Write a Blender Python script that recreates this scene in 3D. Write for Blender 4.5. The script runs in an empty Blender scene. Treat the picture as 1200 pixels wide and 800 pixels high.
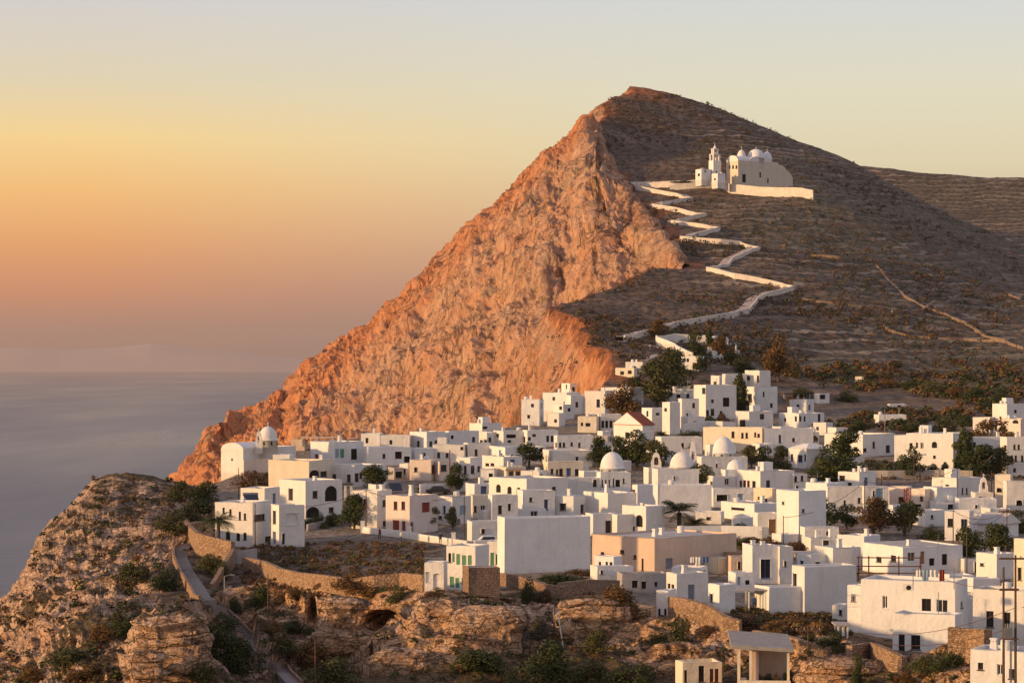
import bpy, math, random
import numpy as np
from mathutils import Vector
from mathutils.bvhtree import BVHTree
R = math.radians
random.seed(7)
F = 2833.0          # focal length in photo pixels (1200 wide)
EY = 424.0          # eye-level row in the photo
CZ = 210.0          # camera height above the sea
scene = bpy.context.scene
COL = scene.collection

# ------------------------------------------------------------------ camera
cd = bpy.data.cameras.new('camera'); cam = bpy.data.objects.new('camera', cd); COL.objects.link(cam)
cam.location = (0, 0, CZ); cam.rotation_euler = (R(90), 0, 0)
cd.sensor_width = 36; cd.lens = 36 * F / 1200; cd.shift_y = (EY - 400) / 1200
cd.clip_start = 5; cd.clip_end = 200000
scene.camera = cam

def at(px, py, d):
    return Vector(((px - 600) / F * d, d, CZ - (py - EY) / F * d))
def tag(o, label=None, cat=None, group=None, kind=None):
    if label: o['label'] = label
    if cat: o['category'] = cat
    if group: o['group'] = group
    if kind: o['kind'] = kind
    return o

# ------------------------------------------------------------------ noise (numpy)
def _hash(ix, iy, iz, seed):
    h = (ix * 374761393 + iy * 668265263 + iz * 2147483647 + seed * 974634777) & 0xffffffff
    h = ((h ^ (h >> 13)) * 1274126177) & 0xffffffff
    h = (h ^ (h >> 16)) & 0xffffffff
    return h.astype(np.float64) / 4294967295.0
def vnoise(p, seed=0):
    i = np.floor(p).astype(np.int64); f = p - i; f = f * f * f * (f * (f * 6 - 15) + 10)
    r = 0
    for dx in (0, 1):
        wx = f[:, 0] if dx else 1 - f[:, 0]
        for dy in (0, 1):
            wy = f[:, 1] if dy else 1 - f[:, 1]
            for dz in (0, 1):
                wz = f[:, 2] if dz else 1 - f[:, 2]
                r = r + wx * wy * wz * _hash(i[:, 0] + dx, i[:, 1] + dy, i[:, 2] + dz, seed)
    return r * 2 - 1
def fbm(p, sc, octv=4, seed=0, ridged=False, gain=.5):
    q = p * np.array(sc); a = 1; r = np.zeros(len(p)); t = 0
    for k in range(octv):
        n = vnoise(q, seed + k)
        if ridged: n = 1 - 2 * np.abs(n)
        r += a * n; t += a; a *= gain; q = q * 2.03 + 17.3
    return r / t

def grid_mesh(name, V, nr, nc, mat, keep=None, attr=None):
    """V: (nr*nc,3) row-major -> mesh object"""
    idx = np.arange(nr * nc).reshape(nr, nc)
    a = idx[:-1, :-1].ravel(); b = idx[:-1, 1:].ravel(); c = idx[1:, 1:].ravel(); d = idx[1:, :-1].ravel()
    f = np.stack([a, b, c, d], 1)
    if keep is not None: f = f[keep[f].all(1)]
    me = bpy.data.meshes.new(name)
    me.vertices.add(len(V)); me.vertices.foreach_set('co', V.astype(np.float32).ravel())
    me.loops.add(f.size); me.loops.foreach_set('vertex_index', f.astype(np.int32).ravel())
    me.polygons.add(len(f)); me.polygons.foreach_set('loop_start', (np.arange(len(f)) * 4).astype(np.int32))
    me.update(calc_edges=True); me.validate()
    me.polygons.foreach_set('use_smooth', np.ones(len(me.polygons), bool))
    if attr:
        for k, v in attr.items():
            at_ = me.attributes.new(k, 'FLOAT', 'POINT'); at_.data.foreach_set('value', v.astype(np.float32))
    me.materials.append(mat)
    o = bpy.data.objects.new(name, me); COL.objects.link(o); o['kind'] = 'structure'
    return o
def grid_normals(V, nr, nc):
    P = V.reshape(nr, nc, 3)
    du = np.gradient(P, axis=1); dv = np.gradient(P, axis=0)
    n = np.cross(du, dv); n /= np.linalg.norm(n, axis=2, keepdims=True) + 1e-9
    return n.reshape(-1, 3)
def catmull(P, t):
    """P (n,...) control, t array of params in [0,n-1]"""
    n = len(P); i = np.clip(np.floor(t).astype(int), 0, n - 2); f = (t - i)
    f = f.reshape((-1,) + (1,) * (P.ndim - 1))
    p0 = P[np.clip(i - 1, 0, n - 1)]; p1 = P[i]; p2 = P[i + 1]; p3 = P[np.clip(i + 2, 0, n - 1)]
    T = .5  # tension-lowered to avoid overshoot
    m1 = (p2 - p0) * .5 * T * 1.6; m2 = (p3 - p1) * .5 * T * 1.6
    return (2*f**3 - 3*f**2 + 1) * p1 + (f**3 - 2*f**2 + f) * m1 + (-2*f**3 + 3*f**2) * p2 + (f**3 - f**2) * m2
def loft(cols, ncol, nrow):
    """cols: [(px,[(py,d),...])] -> grid (nrow, ncol) of world points. columns spaced by px."""
    px = np.array([c[0] for c in cols], float)
    K = np.array([[(c[0], py, d) for py, d in c[1]] for c in cols], float)      # (C,R,3)
    X = np.linspace(px[0], px[-1], ncol); t = np.interp(X, px, np.arange(len(px)))
    A = np.stack([np.interp(X, px, K[:, r, k]) for r in range(K.shape[1]) for k in range(3)], 1).reshape(ncol, K.shape[1], 3)
    # smooth across columns a little
    B = catmull(np.swapaxes(A, 0, 1), np.linspace(0, K.shape[1] - 1, nrow))     # (nrow,ncol,3)
    x = (B[..., 0] - 600) / F * B[..., 2]; y = B[..., 2]; z = CZ - (B[..., 1] - EY) / F * B[..., 2]
    return np.stack([x, y, z], -1).reshape(-1, 3)

# ------------------------------------------------------------------ material helpers
class NT:
    def __init__(s, name):
        s.m = bpy.data.materials.new(name); s.m.use_nodes = True; s.n = s.m.node_tree.nodes; s.l = s.m.node_tree.links
        s.b = s.n['Principled BSDF']; s.b.inputs['Specular IOR Level'].default_value = .15
        s.b.inputs['Roughness'].default_value = .9
    def node(s, t, **k):
        n = s.n.new(t)
        for a, v in k.items():
            if a.startswith('_'): setattr(n, a[1:], v)
            else: n.inputs[a.replace('__', ' ')].default_value = v
        return n
    def link(s, a, b): s.l.new(a, b)
    def coord(s, scale=(1, 1, 1), src='Object'):
        tc = s.n.new('ShaderNodeTexCoord'); mp = s.n.new('ShaderNodeMapping'); mp.inputs['Scale'].default_value = scale
        s.link(tc.outputs[src], mp.inputs[0]); return mp.outputs[0]
    def noise(s, vec, scale, detail=4, rough=.55, dist=0):
        n = s.node('ShaderNodeTexNoise', Scale=scale, Detail=detail, Roughness=rough, Distortion=dist); s.link(vec, n.inputs['Vector']); return n.outputs[0]
    def ramp(s, fac, stops, interp='LINEAR'):
        n = s.n.new('ShaderNodeValToRGB'); cr = n.color_ramp; cr.interpolation = interp
        while len(cr.elements) < len(stops): cr.elements.new(.5)
        for e, (p, c) in zip(cr.elements, stops):
            e.position = p; e.color = (*c, 1) if len(c) == 3 else c
        s.link(fac, n.inputs[0]); return n.outputs[0]
    def mix(s, fac, a, b, mode='MIX'):
        n = s.n.new('ShaderNodeMix'); n.data_type = 'RGBA'; n.blend_type = mode
        for v, i in ((fac, 0), (a, 6), (b, 7)):
            if hasattr(v, 'links'): s.link(v, n.inputs[i])
            elif i == 0: n.inputs[0].default_value = v
            else: n.inputs[i].default_value = (*v, 1)
        return n.outputs[2]
    def math(s, op, a, b=0., clamp=False):
        n = s.n.new('ShaderNodeMath'); n.operation = op; n.use_clamp = clamp
        for i, v in enumerate((a, b)):
            if hasattr(v, 'links'): s.link(v, n.inputs[i])
            else: n.inputs[i].default_value = v
        return n.outputs[0]
    def attr(s, name):
        n = s.n.new('ShaderNodeAttribute'); n.attribute_name = name; return n.outputs['Fac']
    def bump(s, h, strength=.5, dist=.5):
        n = s.node('ShaderNodeBump', Strength=strength, Distance=dist); s.link(h, n.inputs['Height']); s.link(n.outputs[0], s.b.inputs['Normal'])
    def base(s, c):
        if hasattr(c, 'links'): s.link(c, s.b.inputs['Base Color'])
        else: s.b.inputs['Base Color'].default_value = (*c, 1)
        return s.m
# ------------------------------------------------------------------ terrain materials
def mat_cliff():
    t = NT('cliff_rock'); v = t.coord()
    big = t.noise(v, .012, 3); mid = t.noise(v, .035, 7, .7, .6)
    vs = t.coord((.2, .2, .026)); streak = t.noise(vs, 1, 8, .74, .5)
    vh = t.coord((.5, .5, .5)); fine = t.noise(vh, 1, 6, .7)
    red = t.attr('red')
    fac = t.math('ADD', t.math('MULTIPLY', t.math('SUBTRACT', mid, .5), 1.6), red, True)
    beige = t.ramp(streak, [(.26, (.25, .145, .09)), (.42, (.57, .325, .20)), (.62, (.76, .48, .32))])
    ored = t.ramp(streak, [(.26, (.33, .115, .05)), (.42, (.66, .25, .11)), (.62, (.78, .36, .17))])
    c = t.mix(fac, beige, ored)
    # scattered scrub and dark clefts
    sp = t.ramp(fine, [(.36, (.35,)*3), (.44, (1,)*3)])
    c = t.mix(.7, c, sp, 'MULTIPLY')
    gr = t.ramp(t.noise(t.coord((.09,.09,.09)), 1, 5, .6), [(.54, (0,)*3), (.66, (.6,)*3)])
    c = t.mix(gr, c, (.40, .29, .19))
    fs = t.noise(t.coord((.07, .07, .010)), 1, 6, .62, .8)
    fl = t.ramp(t.math('ABSOLUTE', t.math('SUBTRACT', fs, .5)), [(0, (.34,)*3), (.022, (1,)*3)])
    c = t.mix(t.ramp(t.noise(v, .018, 2), [(.40, (0,)*3), (.55, (.85,)*3)]), c, t.mix(1.0, c, fl, 'MULTIPLY'))
    h = t.math('ADD', t.math('ADD', t.math('MULTIPLY', streak, 1.5), fine), fl); t.bump(h, .85, 2.6)
    return t.base(c)
def mat_hill():
    t = NT('dry_hillside'); v = t.coord()
    n1 = t.noise(v, .02, 5, .6); n2 = t.noise(v, .35, 5, .75); n3 = t.noise(t.coord((1,1,1)), .9, 3, .6)
    soil = t.ramp(n1, [(.3, (.115, .076, .056)), (.5, (.175, .120, .088)), (.7, (.25, .178, .128))])
    bush = t.ramp(n2, [(.43, (1,)*3), (.52, (0,)*3)])
    c = t.mix(bush, soil, (.055, .040, .026))
    stone = t.ramp(n2, [(.60, (0,)*3), (.67, (1,)*3)])
    c = t.mix(t.math('MULTIPLY', stone, .75), c, (.27, .20, .155))
    # low terrace walls following the height lines
    sx = t.n.new('ShaderNodeSeparateXYZ'); t.link(v, sx.inputs[0])
    z = t.math('ADD', t.math('MULTIPLY', sx.outputs[2], .30), t.math('MULTIPLY', t.noise(v, .011, 5, .7), 5.5))
    fr = t.math('FRACT', z)
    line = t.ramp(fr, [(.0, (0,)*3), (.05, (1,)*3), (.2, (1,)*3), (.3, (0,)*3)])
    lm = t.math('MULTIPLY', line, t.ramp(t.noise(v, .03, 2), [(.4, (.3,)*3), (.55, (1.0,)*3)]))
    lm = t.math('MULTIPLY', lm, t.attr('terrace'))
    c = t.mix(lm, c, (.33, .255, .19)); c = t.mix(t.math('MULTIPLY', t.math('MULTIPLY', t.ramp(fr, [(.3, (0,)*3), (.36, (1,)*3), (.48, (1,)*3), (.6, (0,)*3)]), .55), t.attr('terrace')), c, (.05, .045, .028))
    c = t.mix(t.math('MULTIPLY', t.ramp(t.noise(v, .006, 4, .6), [(.45, (0,)*3), (.6, (.55,)*3)]), t.attr('terrace')), c, t.ramp(n2, [(.4, (.055, .055, .03)), (.6, (.19, .165, .115))]))
    # orange soil near the edge / village grey ground
    red = t.attr('red')
    c = t.mix(red, c, t.ramp(n2, [(.35, (.10, .04, .02)), (.6, (.42, .16, .07))]))
    vg = t.attr('village')
    c = t.mix(vg, c, t.ramp(n3, [(.4, (.17, .12, .085)), (.6, (.33, .27, .22))]))
    t.bump(t.math('ADD', n2, t.math('MULTIPLY', lm, .8)), 1.0, 1.4)
    return t.base(c)
def mat_rock(name='weathered_rock'):
    t = NT(name); v = t.coord()
    n1 = t.noise(v, .05, 5, .6); n2 = t.noise(v, .45, 7, .68, .4); n3 = t.noise(t.coord((1, 1, 2.2)), 1.6, 5, .7)
    grey = t.ramp(n2, [(.30, (.18, .105, .07)), (.41, (.50, .31, .205)), (.56, (.74, .50, .345))])
    och = t.ramp(n2, [(.30, (.20, .10, .05)), (.41, (.58, .31, .155)), (.56, (.74, .45, .25))])
    c = t.mix(t.ramp(t.math('ADD', n1, t.math('MULTIPLY', t.attr('ochre'), .35)), [(.48, (0,)*3), (.62, (1,)*3)]), grey, och)
    c = t.mix(t.ramp(n3, [(.31, (.6,)*3), (.39, (0,)*3)]), c, (.07, .045, .03))
    # dry scrub where the ground is flat
    ge = t.n.new('ShaderNodeNewGeometry'); sx = t.n.new('ShaderNodeSeparateXYZ'); t.link(ge.outputs['Normal'], sx.inputs[0])
    fl = t.math('ADD', t.math('ADD', sx.outputs[2], t.attr('veg')), t.math('MULTIPLY', t.math('SUBTRACT', t.noise(v, .22, 5, .7), .5), 1.8))
    veg = t.ramp(n3, [(.3, (.03, .03, .013)), (.5, (.10, .075, .035)), (.68, (.26, .15, .08))])
    c = t.mix(t.ramp(fl, [(.86, (0,)*3), (1.0, (.9,)*3)]), c, veg)
    vc = t.node('ShaderNodeTexVoronoi', Scale=1.0, _feature='DISTANCE_TO_EDGE'); dv = t.n.new('ShaderNodeVectorMath'); dv.operation = 'ADD'
    nz = t.node('ShaderNodeTexNoise', Scale=.9, Detail=4); t.link(v, nz.inputs['Vector'])
    t.link(t.coord((.42, .42, .75)), dv.inputs[0]); t.link(nz.outputs['Color'], dv.inputs[1]); t.link(dv.outputs[0], vc.inputs['Vector'])
    cr = t.ramp(vc.outputs[0], [(0, (0,)*3), (.045, (1,)*3)])
    vf = t.node('ShaderNodeTexVoronoi', Scale=2.7, _feature='DISTANCE_TO_EDGE'); t.link(dv.outputs[0], vf.inputs['Vector'])
    cf = t.ramp(vf.outputs[0], [(0, (0,)*3), (.06, (1,)*3)])
    c = t.mix(.55, c, cr, 'MULTIPLY'); c = t.mix(.3, c, cf, 'MULTIPLY')
    dk = t.attr('dark'); c = t.mix(dk, c, t.mix(1.0, c, (.42, .40, .40), 'MULTIPLY'))
    t.bump(t.math('ADD', t.math('ADD', n2, t.math('MULTIPLY', n3, .6)), t.math('ADD', t.math('MULTIPLY', cr, .5), t.math('MULTIPLY', cf, .22))), 1.0, .7)
    return t.base(c)
M = {}
M['cliff'] = mat_cliff(); M['hill'] = mat_hill(); M['rock'] = mat_rock()

# ------------------------------------------------------------------ sea
def sea():
    t = NT('sea_water'); t.b.inputs['Roughness'].default_value = .32; t.b.inputs['IOR'].default_value = 1.33
    t.b.inputs['Specular IOR Level'].default_value = .38
    v = t.coord((.0011, .00022, 1)); st = t.noise(v, 1, 5, .6)
    c = t.ramp(st, [(.35, (.010, .026, .068)), (.65, (.028, .048, .10))])
    w = t.noise(t.coord((.02, .05, 1)), 1, 4, .6)
    t.link(t.ramp(st, [(.35, (.26,)*3), (.65, (.42,)*3)]), t.b.inputs['Roughness'])
    t.bump(w, .35, 6.0)
    m = t.base(c)
    rad = [0, 300, 900, 2500, 6000, 14000, 30000, 60000]; n = 96; vs = [(0, 0, 0)]; fs = []
    for r in rad[1:]:
        for k in range(n): a = 2 * math.pi * k / n; vs.append((r * math.cos(a), r * math.sin(a), 0))
    for k in range(n): fs.append((0, 1 + k, 1 + (k + 1) % n))
    for j in range(len(rad) - 2):
        for k in range(n):
            a = 1 + j * n; b = a + n; fs.append((a + k, b + k, b + (k + 1) % n, a + (k + 1) % n))
    me = bpy.data.meshes.new('sea'); me.from_pydata(vs, [], fs); me.materials.append(m)
    o = bpy.data.objects.new('sea', me); COL.objects.link(o); o['kind'] = 'structure'
sea()

# ------------------------------------------------------------------ the orange sea cliff of the mountain
def skycol(px, sky, low=(640, 860), mid1=(560, 935), dtop=1190):
    pass
CL = [
 (180, [(760,960),(690,1010),(640,1060),(615,1100),(600,1120),(700,1240)]),
 (205, [(740,960),(680,1010),(620,1060),(590,1100),(575,1120),(680,1240)]),
 (222, [(720,960),(660,1010),(600,1070),(575,1110),(556,1130),(660,1250)]),
 (235, [(710,950),(640,1010),(580,1080),(550,1120),(530,1145),(640,1260)]),
 (247, [(700,950),(620,1020),(560,1090),(530,1130),(508,1155),(620,1270)]),
 (262, [(690,950),(610,1020),(555,1090),(522,1135),(499,1165),(610,1280)]),
 (285, [(685,940),(600,1010),(545,1085),(510,1135),(488,1170),(600,1285)]),
 (310, [(680,935),(595,1005),(542,1078),(500,1133),(476,1175),(590,1290)]),
 (337, [(675,930),(590,1000),(538,1070),(492,1130),(464,1180),(580,1295)]),
 (343, [(675,930),(590,1000),(535,1068),(482,1130),(446,1182),(565,1297)]),
 (352, [(672,925),(588,995),(530,1062),(474,1125),(435,1183),(555,1297)]),
 (378, [(670,915),(583,985),(522,1055),(464,1122),(418,1186),(540,1300)]),
 (403, [(665,905),(576,970),(512,1045),(450,1120),(403,1190),(530,1300)]),
 (430, [(660,895),(570,958),(503,1035),(438,1115),(385,1190),(510,1300)]),
 (460, [(652,880),(566,945),(490,1020),(420,1105),(362,1190),(490,1300)]),
 (500, [(640,855),(556,930),(474,1000),(398,1090),(325,1190),(455,1300)]),
 (520, [(635,848),(548,920),(460,992),(380,1080),(303,1190),(435,1300)]),
 (545, [(628,842),(540,912),(448,985),(360,1075),(275,1192),(410,1300)]),
 (566, [(620,838),(530,906),(437,978),(345,1068),(256,1194),(390,1300)]),
 (590, [(612,833),(520,900),(425,970),(330,1060),(235,1196),(370,1300)]),
 (603, [(606,830),(508,900),(410,968),(313,1058),(222,1198),(360,1300)]),
 (625, [(600,826),(490,900),(385,975),(287,1064),(198,1200),(340,1300)]),
 (642, [(594,822),(470,900),(355,985),(266,1075),(181,1202),(325,1300)]),
 (660, [(588,818),(450,900),(339,998),(248,1088),(170,1204),(310,1300)]),
 (675, [(584,814),(440,900),(335,990),(240,1080),(154,1206),(300,1300)]),
 (686, [(580,811),(433,898),(330,980),(232,1070),(140,1206),(290,1300)]),
 (698, [(575,808),(430,892),(334,960),(238,1058),(147,1198),(260,1280)]),
 (706, [(570,806),(430,885),(345,945),(262,1030),(182,1145),(290,1230)]),
 (722, [(560,800),(430,870),(358,920),(282,1000),(205,1105),(310,1190)]),
 (742, [(560,800),(430,862),(368,900),(303,972),(236,1055),(330,1150)]),
 (767, [(560,795),(430,845),(374,882),(323,925),(268,985),(360,1080)]),
 (792, [(560,790),(430,835),(382,862),(342,888),(300,922),(390,1000)]),
 (804, [(560,790),(430,830),(385,855),(350,876),(316,903),(400,990)]),
]
def build_cliff():
    nc, nr = 720, 440
    V = loft(CL, nc, nr)
    N = grid_normals(V, nr, nc); N[N[:, 1] > 0] *= 1
    N = np.where((N[:, 2:3] < 0), -N, N)
    rib = fbm(V, (.04, .02, .010), 5, 3, True, .55)
    med = fbm(V, (.05, .05, .05), 5, 11)
    fin = fbm(V, (.25, .25, .18), 4, 21, True) + 1.3 * fbm(V, (.13, .06, .028), 4, 25, True, .6)
    row = np.repeat(np.linspace(0, 5, nr), nc)
    edge = np.clip((4.0 - row) / .55, 0, 1) * .85 + .15     # calmer at the skyline
    rgt = np.clip((804 - np.tile(np.linspace(180, 804, nc), nr)) / 60, .0, 1)
    disp = (rib * 8.5 + med * 3.5) * edge * (.3 + .7 * rgt) + fin * 1.6
    V = V + N * disp[:, None]
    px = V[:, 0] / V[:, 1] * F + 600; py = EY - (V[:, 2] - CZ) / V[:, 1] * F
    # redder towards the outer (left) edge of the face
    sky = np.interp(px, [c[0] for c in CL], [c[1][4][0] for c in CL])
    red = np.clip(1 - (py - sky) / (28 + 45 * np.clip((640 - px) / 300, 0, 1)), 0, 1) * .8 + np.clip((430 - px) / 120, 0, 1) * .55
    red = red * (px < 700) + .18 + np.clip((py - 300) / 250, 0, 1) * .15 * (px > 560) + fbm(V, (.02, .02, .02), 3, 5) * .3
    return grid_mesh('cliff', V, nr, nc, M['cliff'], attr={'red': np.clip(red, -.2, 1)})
o_cliff = build_cliff()

FG = [  # px, [(py,d) x6] from below the frame to behind the front edge of the village
 (150, [(900,180),(815,212),(785,225),(765,232),(752,238),(800,262)]),
 (168, [(900,180),(812,210),(775,222),(748,228),(733,234),(790,262)]),
 (185, [(900,180),(808,208),(765,222),(735,230),(716,240),(770,270)]),
 (215, [(900,180),(805,208),(760,224),(725,236),(704,250),(712,280)]),
 (240, [(900,180),(805,208),(760,226),(722,246),(702,268),(672,306)]),
 (262, [(900,180),(805,212),(765,235),(722,262),(690,290),(655,318)]),
 (300, [(900,180),(815,215),(768,242),(722,272),(684,294),(652,320)]),
 (340, [(900,180),(812,218),(765,248),(722,270),(682,288),(655,316)]),
 (372, [(900,180),(808,220),(762,252),(730,262),(676,280),(660,312)]),
 (420, [(900,185),(805,222),(772,246),(745,254),(682,272),(668,300)]),
 (455, [(900,185),(802,224),(782,238),(748,247),(690,262),(676,290)]),
 (490, [(900,185),(802,224),(785,234),(745,243),(692,258),(678,284)]),
 (520, [(900,185),(805,222),(778,234),(738,244),(694,256),(680,280)]),
 (560, [(900,185),(808,220),(775,234),(735,243),(696,258),(682,280)]),
 (600, [(900,185),(806,222),(770,240),(735,250),(694,262),(680,284)]),
 (650, [(900,185),(806,222),(768,242),(730,252),(690,266),(676,286)]),
 (700, [(900,185),(808,222),(770,238),(728,248),(700,262),(688,280)]),
 (760, [(900,180),(812,218),(775,234),(735,244),(712,254),(704,268)]),
 (800, [(900,180),(815,214),(782,228),(745,240),(716,250),(706,264)]),
 (850, [(900,178),(815,210),(785,224),(752,234),(720,246),(712,260)]),
 (930, [(905,176),(818,206),(790,216),(762,224),(742,234),(732,248)]),
 (1020,[(905,174),(822,200),(798,208),(780,214),(768,222),(762,232)]),
 (1100,[(905,172),(826,196),(802,204),(788,210),(776,217),(768,226)]),
 (1200,[(910,168),(840,188),(812,196),(796,203),(784,210),(776,218)]),
 (1320,[(920,165),(845,185),(815,194),(800,202),(790,208),(780,215)]),
]
# ------------------------------------------------------------------ village plateau and hillside (thin plate through control points)
# edge of the high ground, seaward side: (px, py, d, steepness)
BP = [(180,700,235,1.4),(190,668,300,1.6),(214,636,345,1.8),(232,592,392,2),(252,566,432,2),(345,522,490,2.2),(425,512,515,2.2),(520,506,535,2.2),(600,500,552,2.4),(628,494,572,2.4),
      (668,482,592,2.6),(716,446,640,2.9),(723,420,668,3.0),(692,395,705,3.0),(664,376,735,3.0),(641,364,762,2.6),(664,354,785,2.2),(692,345,800,2.0),
      (745,322,850,1.8),(790,313,892,1.5),(796,300,918,1.15),(770,268,985,1.1),(745,235,1054,1.1),(724,205,1104,1.1),(707,180,1145,1.1),(699,150,1192,1.1),
      (714,122,1245,1.1),(738,107,1298,1.1),(747,112,1420,1.0),(740,150,1700,1.0)]
CP = [  # px,py,d
 (400,634,338),(500,640,330),(560,655,308),(240,655,316),
 (300,592,390),(300,560,428),(400,600,375),(400,560,430),(400,528,480),(460,520,500),(500,585,395),(500,545,455),(540,512,522),(600,625,345),(600,560,430),(600,520,500),
 (650,505,545),(620,497,562),(650,490,580),(690,480,598),(700,505,548),(700,560,430),(700,620,350),(740,440,650),(735,465,612),
 (770,700,270),(770,730,250),(790,660,308),(780,560,432),(780,520,495),(780,490,570),(780,455,628),(800,420,690),(760,398,722),(730,408,690),(700,405,700),(680,387,722),(655,367,758),
 (720,388,728),(740,366,770),(700,347,796),(770,345,808),(760,320,855),(800,318,884),(820,330,850),(790,385,745),(850,370,770),
 (860,720,258),(860,640,330),(860,600,372),(860,560,435),(860,500,552),(860,470,610),(860,430,688),(880,320,862),(860,290,930),(820,270,980),(800,240,1035),(760,212,1085),(830,212,1078),(880,230,1045),(950,232,1030),(900,205,1110),
 (850,180,1160),(780,180,1165),(740,160,1200),(720,180,1150),
 (950,735,242),(950,640,330),(950,560,435),(950,510,530),(950,470,612),(950,400,750),(950,335,840),(960,270,985),(1000,230,1085),(960,200,1180),
 (1050,770,226),(1050,650,322),(1050,600,375),(1050,560,435),(1050,510,535),(1050,470,612),(1050,420,720),(1050,380,800),(1060,340,880),(1060,300,970),(1080,262,1110),
 (1150,780,215),(1130,690,280),(1200,700,270),(1200,600,375),(1200,560,432),(1200,510,525),(1190,472,600),(1200,430,690),(1200,400,775),(1200,360,900),(1200,325,1050),
 (1400,800,215),(1400,690,270),(1400,600,380),(1400,520,530),(1400,450,660),(1400,400,800),(1400,370,1000),
 (750,105,1302),(790,113,1300),(830,126,1292),(870,142,1282),(920,161,1272),(980,184,1262),(1061,223,1245),(1102,247,1230),(1162,277,1200),(1200,292,1180),(1300,330,1150),(1500,390,1080),
 (750,150,1400),(830,180,1420),(900,210,1420),(980,240,1420),(1100,290,1400),(1200,340,1350),(1400,420,1300),(800,260,1650),(1000,320,1650),(1300,400,1600),
]
def to_xyz(a):
    a = np.array(a, float); return np.stack([(a[:, 0] - 600) / F * a[:, 2], a[:, 2], CZ - (a[:, 1] - EY) / F * a[:, 2]], 1)
CP += [(p, *r[4]) for p, r in FG] + [(p, *r[5]) for p, r in FG[4:]]
CPX = to_xyz(CP + [b[:3] for b in BP[:28]])
_S = 300.0
def _phi(r2): return np.where(r2 > 0, r2 * np.log(r2 + 1e-12) * .5, 0)
def tps_fit(P, z, lam=1e-4):
    q = P / _S; n = len(q); r2 = ((q[:, None] - q[None]) ** 2).sum(2)
    A = np.zeros((n + 3, n + 3)); A[:n, :n] = _phi(r2) + lam * np.eye(n); A[:n, n] = 1; A[:n, n + 1:] = q; A[n, :n] = 1; A[n + 1:, :n] = q.T
    return np.linalg.solve(A, np.concatenate([z, np.zeros(3)]))
W_ = tps_fit(CPX[:, :2], CPX[:, 2])
def tps(xy):
    q = xy / _S; c = CPX[:, :2] / _S; out = np.zeros(len(q))
    for s in range(0, len(q), 40000):
        a = q[s:s + 40000]; r2 = ((a[:, None] - c[None]) ** 2).sum(2)
        out[s:s + 40000] = _phi(r2) @ W_[:-3] + W_[-3] + a @ W_[-2:]
    return out
BX = to_xyz([b[:3] for b in BP]); BS = np.array([b[3] for b in BP])
def edge_dist(xy):
    """signed distance to the seaward edge, >0 = outside (left); steepness there; edge height there"""
    best = np.full(len(xy), 1e18); sg = np.zeros(len(xy)); st = np.zeros(len(xy)); ez = np.zeros(len(xy))
    for i in range(len(BX) - 1):
        a = BX[i, :2]; b = BX[i + 1, :2]; ab = b - a; t = np.clip(((xy - a) @ ab) / (ab @ ab), 0, 1)
        pr = a + t[:, None] * ab; d2 = ((xy - pr) ** 2).sum(1)
        m = d2 < best
        best = np.where(m, d2, best); cr = ab[0] * (xy[:, 1] - a[1]) - ab[1] * (xy[:, 0] - a[0])
        sg = np.where(m, cr, sg); st = np.where(m, BS[i] + t * (BS[i + 1] - BS[i]), st); ez = np.where(m, BX[i, 2] + t * (BX[i + 1, 2] - BX[i, 2]), ez)
    return np.sqrt(best) * np.sign(sg), st, ez
FRONT = [(p, r[4][1] - 1.5) for p, r in FG] + [(1500, 205)]
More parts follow.
